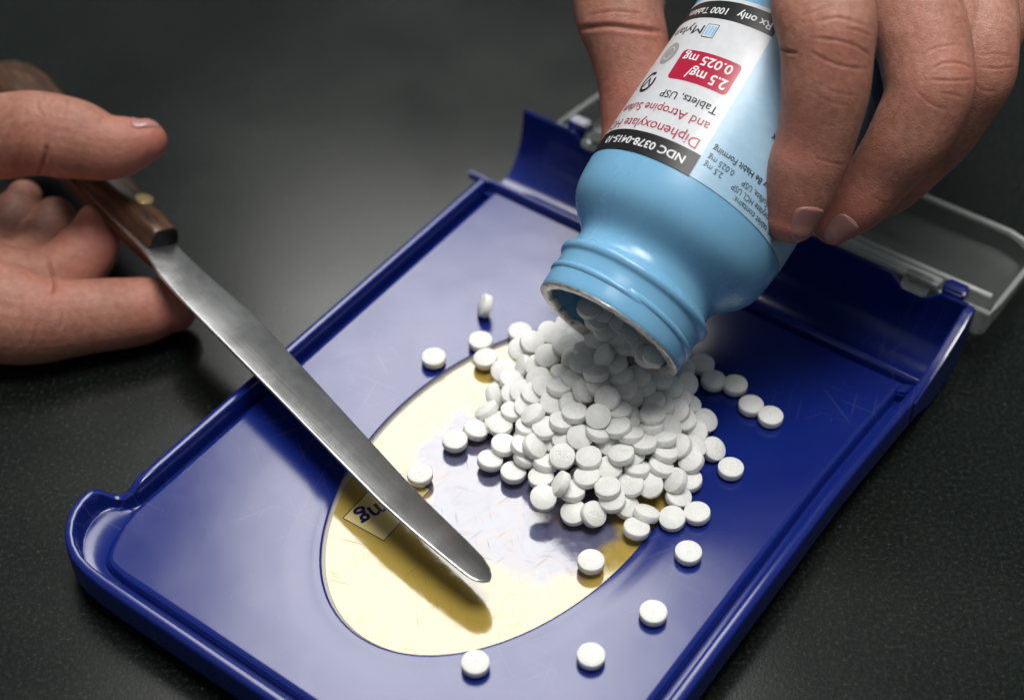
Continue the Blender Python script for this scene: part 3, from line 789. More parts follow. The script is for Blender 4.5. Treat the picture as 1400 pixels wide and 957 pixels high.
# kind, position (cm), rotation quaternion
PILLS = [
    ('h',1.451,29.976,0.716,0.152,0.046,-0.196,0.968,775,445),
    ('h',0.971,29.662,0.735,0.438,0.006,0.219,-0.872,751,456),
    ('h',1.336,28.584,1.389,0.271,0.041,0.097,-0.957,772,472),
    ('h',0.902,28.41,1.16,0.193,-0.962,0.19,-0.036,748,487),
    ('h',1.867,28.131,1.635,0.668,-0.106,-0.031,-0.736,801,480),
    ('h',1.754,27.584,1.723,0.033,-0.991,-0.126,-0.043,796,498),
    ('h',2.276,27.644,1.958,0.396,-0.377,-0.19,0.816,825,487),
    ('h',2.557,27.456,1.828,0.137,-0.139,-0,0.981,841,499),
    ('h',2.062,27.478,1.509,0.165,0.807,0.566,-0.011,813,510),
    ('h',1.271,27.659,1.305,0.112,0.963,0.228,-0.091,769,511),
    ('h',1.177,27.083,1.395,0.057,0.289,-0.947,0.127,765,531),
    ('h',1.779,26.862,1.525,0.918,0.114,0.364,-0.106,799,535),
    ('h',0.671,27.75,1.02,0.953,0.01,-0.169,0.253,736,518),
    ('h',0.535,27.213,1.028,0.922,0.085,0.03,0.378,729,539),
    ('h',0.038,27.622,0.593,0.037,-0.781,-0.621,-0.058,702,539),
    ('h',0.031,27.013,0.611,0.102,-0.003,-0.059,-0.993,702,562),
    ('h',-0.42,27.866,0.255,0.225,-0.852,-0.288,0.375,678,541),
    ('h',-0.642,27.357,0.256,0.013,0.285,-0.181,-0.941,665,562),
    ('h',-0.372,26.973,0.216,0.417,0.027,-0.075,0.905,680,578),
    ('h',0.525,26.501,1.051,0.295,-0.147,0.937,-0.113,729,567),
    ('h',1.463,26.658,1.236,0.099,-0.726,0.602,0.318,781,554),
    ('h',2.091,26.03,1.5,0.037,-0.076,0.959,0.271,818,570),
    ('h',2.308,26.892,1.342,0.04,0.181,0.171,-0.968,828,540),
    ('h',1.011,26.782,1.174,0.135,-0.966,-0.216,-0.05,756,551),
    ('h',1.232,26.453,0.901,0.229,-0.05,0.074,-0.969,768,575),
    ('h',-0.229,28.729,0.26,0.163,0.075,0.193,-0.965,688,508),
    ('h',0.209,29.286,0.507,0.52,0.144,-0.192,0.82,711,478),
    ('h',0.284,28.602,0.569,0.073,-0.538,-0.106,0.833,715,502),
    ('h',2.689,27.192,1.711,0.464,-0.208,0.033,0.86,849,514),
    ('h',2.068,27.126,1.871,0.172,0.978,0.114,0.006,815,511),
    ('h',2.336,26.491,1.654,0.902,0.289,-0.154,-0.28,831,545),
    ('h',2.923,26.849,1.308,0.175,0.003,-0.946,-0.272,861,543),
    ('h',3.267,27.234,1.248,0.05,-0.979,0.168,0.102,879,530),
    ('h',2.853,27.894,1.391,0.497,-0.166,-0.848,0.082,855,498),
    ('h',3.294,27.85,1.386,0.491,0.124,0.18,-0.843,879,500),
    ('h',3.838,28.384,0.92,0.895,0.196,-0.012,0.4,905,497),
    ('h',3.999,27.47,0.97,0.173,-0.721,0.667,0.064,917,531),
    ('h',4.448,27.966,0.6,0.147,-0.206,0.367,-0.895,938,525),
    ('h',4.411,28.598,0.48,0.977,0.08,-0.112,0.164,933,505),
    ('h',3.491,26.869,1.135,0.2,0.878,0.418,0.12,892,549),
    ('h',4.115,26.814,0.833,0.571,0.181,0.025,-0.8,926,562),
    ('h',4.479,27.388,0.454,0.771,-0.1,0.101,-0.621,941,553),
    ('h',3.446,26.293,1.265,0.03,0.955,0.293,-0.017,892,568),
    ('h',2.86,26.316,1.129,0.254,-0.964,0.072,-0.007,859,572),
    ('h',3.419,26.123,1.035,0.818,-0.183,0.033,0.545,890,583),
    ('h',2.885,25.74,1.167,0.157,0.952,0.261,-0.036,862,594),
    ('h',2.363,25.698,0.907,0.968,0.249,-0.017,-0.022,832,606),
    ('h',3.705,25.801,0.952,0.194,0.894,0.401,-0.055,907,600),
    ('h',3.895,26.313,0.798,0.009,0.25,-0.158,0.955,915,584),
    ('h',3.196,25.541,1.055,0.09,0.824,-0.554,0.078,880,607),
    ('h',4.117,25.803,0.667,0.255,0.262,0.906,0.211,929,610),
    ('h',4.58,26.516,0.372,0.578,0.038,-0.226,0.783,950,591),
    ('h',4.873,26.989,0.273,0.165,0.147,-0.959,-0.179,964,576),
    ('h',-0.206,26.102,0.369,0.028,0.751,-0.659,-0.027,689,608),
    ('h',0.233,26.371,0.395,0.768,0.124,-0.45,-0.438,713,596),
    ('h',0.403,26.351,0.755,0.013,0.484,0.872,-0.07,722,584),
    ('h',-0.297,26.72,0.424,0.999,0.033,-0.02,0.004,684,581),
    ('h',0.353,25.665,0.39,0.809,-0.172,0.064,-0.558,720,626),
    ('h',0.552,25.708,0.777,0.136,-0.935,-0.109,0.309,731,610),
    ('h',1.04,25.993,0.669,0.967,0.198,0.007,-0.163,758,602),
    ('h',1.224,26.161,1.165,0.221,0.023,0.073,0.972,768,577),
    ('h',1.649,25.746,1.067,0.23,-0.968,0.103,-0.002,792,598),
    ('h',1.222,25.337,0.822,0.625,0.139,0.13,-0.757,769,624),
    ('h',0.829,25.412,0.503,0.873,-0.176,0.014,-0.455,746,633),
    ('h',1.86,25.213,0.919,0.068,-0.707,0.704,-0.007,805,626),
    ('h',1.811,24.81,0.687,0.055,0.572,0.817,0.041,803,652),
    ('h',0.711,25.066,0.34,0.416,0.018,-0.013,-0.909,740,653),
    ('h',1.449,24.554,0.471,0.066,0.994,-0.089,0.004,782,671),
    ('h',1.488,24.09,0.207,0.067,-0.918,-0.373,-0.117,785,701),
    ('h',1.949,23.985,0.289,0.74,0.3,0.069,0.597,811,703),
    ('h',2.362,25.049,0.721,0.083,-0.345,0.931,0.085,833,640),
    ('h',2.297,24.468,0.683,0.236,0.045,-0.019,-0.97,831,667),
    ('h',2.408,24.283,0.443,0.012,0.505,0.858,0.098,837,684),
    ('h',2.761,24.302,0.193,0.597,-0.08,0.223,-0.767,856,692),
    ('h',2.873,24.72,0.504,0.959,0.099,-0.11,0.24,862,663),
    ('h',3.353,24.787,0.402,0.166,-0.881,-0.413,-0.157,889,663),
    ('h',3.03,25.1,0.652,0.662,-0.101,-0.063,-0.74,871,641),
    ('h',2.92,25.396,0.837,0.509,0.038,-0.208,0.834,864,621),
    ('h',3.237,25.793,0.762,0.7,-0.021,0.089,0.708,880,607),
    ('h',3.73,25.496,0.78,0.608,0.012,0.144,0.78,909,619),
    ('h',3.617,25.201,0.613,0.221,-0.173,-0.01,-0.96,903,638),
    ('h',3.228,24.07,0.207,0.846,-0.237,0.024,-0.477,884,702),
    ('h',3.843,23.951,0.16,0.103,-0.991,0.07,-0.056,919,709),
    ('h',4.453,24.108,0.16,0.998,-0.011,-0.047,-0.05,953,702),
    ('h',4.041,24.618,0.16,0.095,-0.884,-0.451,0.082,927,679),
    ('h',3.96,24.864,0.482,0.193,0.698,0.601,0.337,923,657),
    ('h',4.34,25.113,0.191,0.416,0.067,0.01,-0.907,942,657),
    ('h',4.394,25.481,0.494,0.839,0.181,-0.153,-0.49,945,630),
    ('h',4.497,25.986,0.411,0.913,-0.022,0.14,-0.383,948,612),
    ('h',5.009,26.11,0.198,0.96,0.153,0.233,-0.013,975,614),
    ('h',2.615,26.348,1.389,0.886,-0.018,0.017,0.463,846,561),
    ('h',3.71,27.567,1.186,0.163,0.028,0.039,0.985,902,519),
    ('h',1.548,27.254,1.517,0.617,-0.008,0.044,0.785,785,519),
    ('h',0.807,26.129,0.973,0.018,-0.629,-0.776,-0.04,745,585),
    ('h',2.644,25.237,1.016,0.85,-0.098,-0.058,0.514,850,621),
    ('h',2.1,25.804,1.202,0.937,-0.1,0.088,-0.322,818,590),
    ('h',2.583,25.838,1.325,0.123,0.762,0.632,0.067,845,584),
    ('h',3.733,26.839,0.974,0.96,-0.028,-0.081,-0.267,905,556),
    ('h',-0.014,28.162,0.524,0.016,-0.934,-0.348,0.083,699,520),
    ('h',1.532,26.264,1.372,0.982,-0.065,0.001,0.176,786,565),
    ('h',0.37,26.974,0.818,0.87,0.102,0.064,-0.478,720,556),
    ('h',0.52,29.317,0.74,0.09,-0.823,0.523,0.201,727,468),
    ('h',0.647,28.327,0.873,0.377,-0.127,-0.086,0.913,735,501),
    ('h',1.695,28.982,1.247,0.239,0.028,0.014,0.971,790,462),
    ('h',3.133,27.359,1.531,0.021,0.111,0.985,0.129,872,514),
    ('h',1.559,27.979,1.462,0.044,-0.995,0.078,0.031,785,492),
    ('h',2.105,26.95,1.634,0.139,-0.502,-0.853,-0.01,817,527),
    ('h',0.823,27.303,1.211,0.963,0.14,0.005,-0.231,745,529),
    ('h',0.26,27.5,0.807,0.175,-0.008,-0.121,0.977,714,536),
    ('h',2.789,26.882,1.588,0.094,-0.951,0.28,-0.092,855,531),
    ('h',4.213,27.327,0.72,0.918,0.095,0.017,0.385,928,546),
    ('h',4.295,26.693,0.608,0.985,0.078,-0.058,-0.141,935,575),
    ('h',1.304,25.862,0.872,0.145,-0.641,0.747,0.099,773,600),
    ('h',0.284,25.844,0.632,0.129,-0.031,-0.991,0.012,716,610),
    ('m',3.063,28.13,2.157,0.147,-0.899,-0.408,0.065,868,460),
    ('m',3.296,27.754,2.175,0.11,0.091,0.017,-0.99,882,474),
    ('m',2.233,28.656,2.459,0.225,-0.055,-0.093,0.968,822,428),
    ('m',3.506,27.247,2.359,0.071,-0.964,-0.258,-0.002,896,487),
    ('m',2.782,28.408,2.215,0.849,0.022,0.03,0.527,852,447),
    ('m',1.934,28.657,2.636,0.085,-0.786,0.605,0.097,806,421),
    ('m',2.121,28.482,2.348,0.011,0.94,-0.298,-0.166,816,439),
    ('m',2.131,28.308,1.926,0.158,-0.796,-0.557,-0.177,816,462),
    ('m',2.546,28.507,2.271,0.193,-0.716,0.668,-0.065,839,441),
    ('m',2.592,28.044,2.01,0.242,0.269,0.897,0.253,842,469),
    ('m',3.073,27.911,2.094,0.218,-0.064,0.964,0.135,869,471),
    ('m',2.681,28.035,1.679,0.1,0.949,0.292,0.063,846,482),
    ('m',2.941,28.249,2.167,0.99,0.073,-0.021,-0.122,861,455),
    ('m',3.33,27.423,2.178,0.959,0.071,0.138,-0.236,885,487),
    ('m',2.36,28.325,2.168,0.312,0.045,0.06,-0.947,829,452),
    ('m',2.825,27.956,2.021,0.026,0.249,0.968,-0.003,855,472),
    ('d',1.159,24.547,0.745,0.148,0.864,0.135,0.461,766,661),
    ('d',0.748,24.263,0.561,0.116,-0.664,-0.725,-0.14,743,681),
    ('f',2.908,28.318,0.24,0.23,-0.319,0.073,0.917,854,524),
    ('f',2.043,28.79,0.37,0.834,0.453,0.136,-0.283,807,502),
    ('f',1.945,27.033,0.604,0.108,0.925,-0.364,-0.021,806,562),
    ('f',0.187,27.53,0.195,0.205,-0.62,-0.755,-0.057,710,557),
    ('f',3.453,27.114,0.189,0.016,0.349,-0.917,0.192,886,574),
    ('f',3.453,28.491,0.207,0.157,0.921,0.31,-0.178,882,519),
    ('f',2.209,28.489,1.003,0.296,-0.899,-0.319,0.044,818,490),
    ('f',1.516,27.472,0.388,0.231,0.862,0.235,0.386,782,552),
    ('f',1.808,27.925,0.345,0.649,0.651,0.02,-0.392,796,536),
    ('f',2.256,27.556,0.514,0.043,-0.838,0.451,-0.305,821,544),
    ('f',3.589,25.994,0.279,0.341,-0.138,0.054,0.928,898,616),
    ('f',1.427,26.788,0.307,0.825,0.024,-0.555,-0.101,778,583),
    ('f',1.244,27.738,0.604,0.319,-0.646,-0.529,0.449,767,534),
    ('f',2.004,26.935,0.327,0.886,-0.26,0.057,-0.38,809,576),
    ('f',2.084,29.618,0.296,0.11,-0.027,-0.07,0.991,808,473),
    ('f',1.841,26.658,0.228,0.951,-0.29,0.093,-0.053,800,591),
    ('f',3.27,27.46,0.851,0.006,-0.134,-0.99,-0.035,877,536),
    ('f',2.985,27.182,0.419,0.966,-0.024,0.084,-0.245,861,563),
    ('f',0.785,28.184,0.423,0.531,0.779,0.313,-0.113,742,523),
    ('f',1.196,29.623,0.241,0.062,-0.329,0.044,0.941,762,475),
    ('f',1.732,25.292,0.191,0.207,0.643,0.737,0.024,796,649),
    ('f',2.914,29.106,0.228,0.071,-0.927,0.307,-0.204,852,495),
    ('f',2.029,25.655,0.358,0.03,-0.874,-0.41,0.258,813,628),
    ('f',3.136,26.568,0.627,0.036,-0.718,-0.342,-0.605,872,580),
    ('f',1.835,27.455,0.161,0.612,0.062,-0.111,0.781,798,561),
    ('f',1.583,26.969,0.829,0.002,0.943,-0.322,0.085,787,556),
    ('f',1.703,25.871,0.191,0.98,-0.109,0.159,0.052,794,625),
    ('f',1.631,28.301,0.829,0.475,0.263,-0.197,-0.816,787,504),
    ('f',1.974,26.176,0.327,0.918,-0.381,0.036,0.108,808,607),
    ('f',1.918,28.299,0.214,0.173,-0.658,-0.717,-0.15,801,526),
    ('f',3.888,26.984,0.298,0.461,0.365,0.319,0.743,910,575),
    ('f',2.651,26.764,0.763,0.911,0.084,0.352,-0.197,845,567),
    ('f',3.371,27.415,0.473,0.325,0.038,-0.94,0.094,882,551),
    ('f',3.357,28.745,0.578,0.227,-0.841,-0.403,-0.282,877,496),
    ('f',1.926,27.787,0.994,0.05,0.831,-0.326,0.449,804,517),
    ('f',0.434,27.016,0.213,0.942,-0.179,0.141,-0.247,723,577),
    ('f',2.433,26.808,0.553,0.09,0.314,-0.195,0.925,833,573),
    ('f',2.689,28.865,0.456,0.759,0.472,-0.33,-0.305,841,496),
    ('l',-2.061,29.303,0.16,0.788,0,0,-0.616,593,490),
    ('l',-0.837,29.926,0.16,0.985,0,0,0.174,657,467),
    ('l',-0.693,29.276,0.16,0.051,-0.581,0.812,-0.026,664,491),
    ('l',-1.43,26.418,0.16,1,0,0,0,622,603),
    ('l',-0.912,26.782,0.162,0.13,0.083,-0.988,0.033,651,588),
    ('l',-2.266,25.321,0.16,1,0,0,0,574,649),
    ('l',-0.544,25.769,0.16,0.54,-0.097,-0.017,-0.836,670,630),
    ('l',0.036,25.391,0.16,0.999,-0.017,0.001,0.047,702,646),
    ('l',-0.812,19.871,0.16,1,0,0,0,650,907),
    ('l',1.761,20.063,0.16,0.131,0,0,0.991,808,897),
    ('l',3.219,21.222,0.16,1,0,0,0,893,838),
    ('l',4.15,22.925,0.16,1,0,0,0,941,756),
    ('l',1.851,22.669,0.16,0.002,0,0,-1,808,768),
    ('l',2.966,23.641,0.16,0.822,-0.091,0.013,-0.562,870,723),
    ('l',5.396,25.508,0.16,1,0,0,0,999,641),
    ('l',6.572,27.227,0.16,1,-0,-0,0,1053,570),
    ('l',6.115,27.613,0.16,1,-0,-0,0,1027,555),
    ('l',5.778,28.324,0.16,0.406,-0,0,-0.914,1005,527),
    ('l',5.227,28.485,0.16,0.032,-0,0,-1,975,521),
    ('l',4.988,29.063,0.16,0.177,0,0,-0.984,960,499),
    ('l',0.215,30.257,0.16,0.005,-1,0.014,-0.001,711,455),
    ('s',-0.732,31.112,0.34,0.495,-0.405,0.731,-0.237,663,418),
]
LOOSE_LABELS = [
'white tablet falling off the heap towards the spatula, seen standing on edge',
'white tablet falling off the heap towards the spatula, face turned to the camera',
'white tablet alone on the blue plate, just outside the upper left of the oval',
'white tablet on the upper left rim of the oval, touching the tilted tablet below it',
'tilted white tablet just inside the upper left of the oval, below a flat one',
'leftmost white tablet of the touching pair on the left half of the yellow oval',
'right white tablet of the touching pair on the left half of the yellow oval',
'white tablet lying right beside the edge of the spatula blade',
'white tablet at the lower left foot of the heap, farthest left of two alike',
'white tablet at the lower left foot of the heap, right one of two alike',
'white tablet on the bottom end edge of the yellow oval, below the spatula tip',
'white tablet on the blue plate nearest the tray front, right of the oval end',
'white tablet alone on the blue plate at lower right, second from the tray front',
'white tablet alone on the blue plate right of the oval, below a touching pair',
'white tablet alone on the lower right part of the yellow oval, below the heap',
'white tablet straddling the lower right edge of the yellow oval, beneath the heap',
'rightmost white tablet at the right foot of the heap, alone on the dark blue plate',
'outermost white tablet of the row trailing right from the bottle mouth',
'second outermost white tablet of the row trailing right from the bottle mouth, touching the last',
'middle white tablet of the row trailing right from the bottle mouth',
'tilted white tablet second in the row trailing right from the bottle mouth',
'white tablet first in the row trailing right, closest to the bottle mouth',
'white tablet flat on the upper left of the oval rim, just above the heap',
'white tablet standing on its edge on the blue plate, left of the bottle mouth',
]
def region(x, y):
    if y < 530: return 'crest of the heap'
    if x < 745: return 'left flank of the heap'
    if x > 893: return 'right flank of the heap'
    if y > 645: return 'front foot of the heap'
    return 'middle of the heap'
EXTREME = {}
for r_ in PILLS:
    if r_[0] == 'h':
        rg = region(r_[8], r_[9])
        for word, key in (('leftmost', -r_[8]), ('rightmost', r_[8]), ('lowest', r_[9])):
            if (rg, word) not in EXTREME or EXTREME[rg, word][0] < key: EXTREME[rg, word] = (key, (r_[8], r_[9]))
def heap_label(x, y, q):
    rg = region(x, y)
    for word in ('leftmost', 'rightmost', 'lowest'):
        if EXTREME[rg, word][1] == (x, y): return '%s round white tablet on the %s' % (word, rg)
    up = abs((q @ Vector((0, 0, 1))).z)
    tilt = 'lying nearly flat' if up > .90 else ('tilted' if up > .55 else 'standing on edge')
    return 'round white tablet %s on the %s' % (tilt, rg)
pi_ = 0
for kd, x, y, z, qw, qx, qy, qz, sx_, sy_ in PILLS:
    o = bpy.data.objects.new('tablet', PILL); COL.objects.link(o)
    o.location = wd((x, y, z)); o.rotation_mode = 'QUATERNION'; o.rotation_quaternion = (qw, qx, qy, qz)
    o['category'] = 'tablet'; o['group'] = 'white tablets poured onto the tray'
    if kd in 'hf':
        o['label'] = heap_label(sx_, sy_, Quaternion((qw, qx, qy, qz)))
    elif kd == 'm': o['label'] = 'round white tablet sliding out inside the open bottle mouth'
    else:
        o['label'] = LOOSE_LABELS[pi_]; pi_ += 1

# ------------------------------------------------------------------ spatula
S0 = onz(215, 374, 1.38); S1 = onz(600, 757, 1.04)
SX = (S1 - S0) / np.linalg.norm(S1 - S0)
hz_ = np.array([-SX[1], SX[0], 0]); hz_ /= np.linalg.norm(hz_)
TAU = math.radians(18)
SY = math.cos(TAU) * hz_ - math.sin(TAU) * np.array([0, 0, 1.0]); SY -= (SY @ SX) * SX; SY /= np.linalg.norm(SY)
SN = np.cross(SX, SY); SN = SN if SN[2] > 0 else -SN
SP_ANG = -math.atan2(SX[1], SX[0])
M_WOOD = make_wood()
def spt(x, y, h): return S0 + SX * x + SY * y + SN * h
spatula = thing('spatula', spt(3, .6, 0), 'steel counting spatula with dark wooden handle, held by a hand above the tray', 'spatula')
def blade():
    near = [(-9.8, .45), (-7, .36), (-4.6, .28), (-1.25, .23), (-.6, .14), (0, .0), (1.19, -.08), (5.53, -.12), (8.0, -.16), (9.93, -.17), (11.2, -.08), (11.93, .0), (12.5, .07), (12.85, .13), (13.03, .22), (13.13, .34), (13.17, .46)]
    far = [(-9.8, 1.8), (-7, 1.6), (-4.4, 1.4), (-1.2, 1.22), (-.6, 1.20), (.4, 1.22), (1.3, 1.27), (2.5, 1.35), (4.5, 1.25), (7.2, 1.07), (9.39, .93), (10.45, .89), (11.93, .90), (12.5, .88), (12.85, .79), (13.05, .67), (13.15, .55)]
    n = 150
    def interp(pl, t):
        pl = np.array(pl); d = np.r_[0, np.cumsum(np.hypot(*np.diff(pl, axis=0).T))]; d /= d[-1]
        return np.array([np.interp(t, d, pl[:, 0]), np.interp(t, d, pl[:, 1])])
    vs = []
    th = .052
    m = 15
    for i in range(n):
        t = 1 - (1 - i / (n - 1)) ** 1.6
        a, b = interp(near, t), interp(far, t)
        w = np.linalg.norm(b - a)
        row = []
        e = min(.05, w * .3) / max(w, 1e-4)
        for f_, h in ((0, -.45), (0, 0), (0, .45), (e * .35, .85), (e, 1), (.5, 1.02), (1 - e, 1), (1 - e * .35, .85), (1, .45), (1, 0), (1, -.45), (1 - e * .35, -.85), (1 - e, -1), (e, -1), (e * .35, -.85)):
            p = a + (b - a) * f_
            flex = -.0009 * max(0, p[0] - 1) ** 2
            hh = th * h * (1 - .35 * max(0, min(1, p[0] / 13)))
            row.append(spt(p[0], p[1], hh + flex * .0))
        vs += row
    fs = grid_faces(n, m, True)
    fs.append(tuple(range(m))); fs.append(tuple((n - 1) * m + j for j in range(m))[::-1])
    return vs, fs
v_, f_ = blade(); sharp(fix_normals(mesh_obj('blade', v_, f_, M_STEEL, spatula)), 80)
def scale_piece(sign):
    st = [(-1.00, .36, 1.27, .52), (-1.02, .34, 1.3, .56), (-1.15, .32, 1.32, .58), (-2.5, .30, 1.40, .62), (-4.4, .24, 1.60, .66), (-6.5, .16, 1.86, .70), (-8.5, .18, 2.14, .70), (-9.6, .30, 2.25, .66), (-10.4, .55, 2.15, .55), (-10.9, .85, 1.95, .38), (-11.05, 1.15, 1.7, .15)]
    vs = []; n = 14
    for (x, y0, y1, h) in st:
        c, w = (y0 + y1) / 2, (y1 - y0) / 2
        for k in range(n):
            a = math.pi * k / (n - 1)
            cx = math.copysign(abs(math.cos(a)) ** .45, math.cos(a)); sy = abs(math.sin(a)) ** .55
            vs.append(spt(x, c - w * cx * (1 - .16 * sy), sign * (.053 + h * sy)))
    fs = grid_faces(len(st), n)
    for i in range(len(st) - 1): fs.append((i * n, (i + 1) * n, (i + 1) * n + n - 1, i * n + n - 1))
    nb = len(fs)
    fs.append(tuple(range(n))); fs.append(tuple((len(st) - 1) * n + j for j in range(n)))
    mi = [0] * nb + [1, 0]
    o = mesh_obj('handle_scale', vs, fs, [M_WOOD, M_BLACK_END], spatula, midx=mi)
    return sharp(fix_normals(o), 50)
scale_piece(1); scale_piece(-1)
def rivet(x, y, h):
    vs = []; n = 28
    for r, dz in ((.27, -.1), (.27, .0), (.24, .014), (.1, .02), (.001, .022)):
        for k in range(n):
            a = 2 * math.pi * k / n; vs.append(spt(x + r * math.cos(a), y + r * math.sin(a), h + dz))
    return mesh_obj('rivet', vs, grid_faces(5, n, True), M_BRASS, spatula)
fix_normals(rivet(-2.43, 1.0, .685)); fix_normals(rivet(-7.6, 1.05, .765))

# ------------------------------------------------------------------ hands
def cr(pts, per=10):
    p = np.array(pts, float); p = np.vstack([2 * p[0] - p[1], p, 2 * p[-1] - p[-2]]); out = []
    for i in range(1, len(p) - 2):
        for k in range(per):
            t = k / per; a, b, c, d = p[i - 1], p[i], p[i + 1], p[i + 2]
            out.append(.5 * (2 * b + (c - a) * t + (2 * a - 5 * b + 4 * c - d) * t * t + (3 * b - a - 3 * c + d) * t ** 3))
    out.append(p[-2]); return np.array(out)
class Limb:
    """tapered tube through control points (pixel x, pixel y, distance, half width, half depth)"""
    def __init__(self, ctrl, tipcap=True, startcap=True, per=10, ex=2.2):
        c3 = [np.r_[P(c[0], c[1], c[2]), c[3], c[4] if len(c) > 4 else c[3] * .92] for c in ctrl]
        s = cr(c3, per); self.ex = ex
        self.c = s[:, :3]; self.rw = s[:, 3]; self.rd = s[:, 4]
        t = np.gradient(self.c, axis=0); self.t = t / np.linalg.norm(t, axis=1)[:, None]
        W = []
        for c, tt in zip(self.c, self.t):
            v = EYE - c; v /= np.linalg.norm(v); w = np.cross(tt, v); W.append(w / np.linalg.norm(w))
        self.w = np.array(W); self.d = np.cross(self.w, self.t)
        self.tipcap, self.startcap = tipcap, startcap
    def ring(self, c, w, d, rw, rd, n, off=0.0, th=None):
        out = []
        for a in (th if th is not None else [2 * math.pi * k / n for k in range(n)]):
            ca, sa = math.cos(a), math.sin(a)
            ca = math.copysign(abs(ca) ** (2 / self.ex), ca); sa = math.copysign(abs(sa) ** (2 / self.ex), sa)
            out.append(c + w * ca * (rw + off) + d * sa * (rd + off))
        return out
    def stations(self):
        L = []
        K = 6
        if self.startcap:
            for k in range(K):
                a = math.pi / 2 * (1 - (k + .15) / K); L.append((self.c[0] - self.t[0] * self.rw[0] * math.sin(a) * .9, 0, math.cos(a)))
        for i in range(len(self.c)): L.append((self.c[i], i, 1.0))
        if self.tipcap:
            for k in range(1, K + 1):
                a = math.pi / 2 * (k - .15) / K; L.append((self.c[-1] + self.t[-1] * self.rw[-1] * math.sin(a) * .95, len(self.c) - 1, math.cos(a)))
        return L
    def mesh(self, n=28):
        vs = []; S = self.stations()
        for c, i, f in S: vs += self.ring(c, self.w[i], self.d[i], self.rw[i] * f, self.rd[i] * f, n)
        fs = grid_faces(len(S), n, True)
        fs.append(tuple(range(n))); fs.append(tuple((len(S) - 1) * n + j for j in range(n))[::-1])
        return vs, fs
    def nail(self, s0, s1, th0, th1, off=.02):
        """sheet over the finger end: s counts stations back from the tip, th in degrees round the finger"""
        S = self.stations(); vs = []; m = 15; rows = 14
        idx = np.linspace(len(S) - 1 - s1, len(S) - 1 - s0, rows)
        mid = (th0 + th1) / 2
        for q, ii in enumerate(idx):
            i0 = int(math.floor(ii)); i1 = min(i0 + 1, len(S) - 1); fr = ii - i0
            u_ = q / (rows - 1)
            half = (th1 - th0) / 2 * min(1, (1 - abs(2 * u_ - 1) ** 3.2)) ** .4 if 0 < u_ < 1 else (th1 - th0) / 2 * .12
            th = [math.radians(mid + half * (2 * k / (m - 1) - 1)) for k in range(m)]
            A = self.ring(S[i0][0], self.w[S[i0][1]], self.d[S[i0][1]], self.rw[S[i0][1]] * S[i0][2], self.rd[S[i0][1]] * S[i0][2], 0, off, th)
            B = self.ring(S[i1][0], self.w[S[i1][1]], self.d[S[i1][1]], self.rw[S[i1][1]] * S[i1][2], self.rd[S[i1][1]] * S[i1][2], 0, off, th)
            for k in range(m):
                e = 1 - abs(2 * k / (m - 1) - 1) ** 4
                p = A[k] * (1 - fr) + B[k] * fr
                ctr = S[i0][0]; d = p - ctr; d /= np.linalg.norm(d)
                vs.append(p + d * (.0 if 0 < k < m - 1 and 0 < q < rows - 1 else -.04))
        return vs, grid_faces(rows, m)

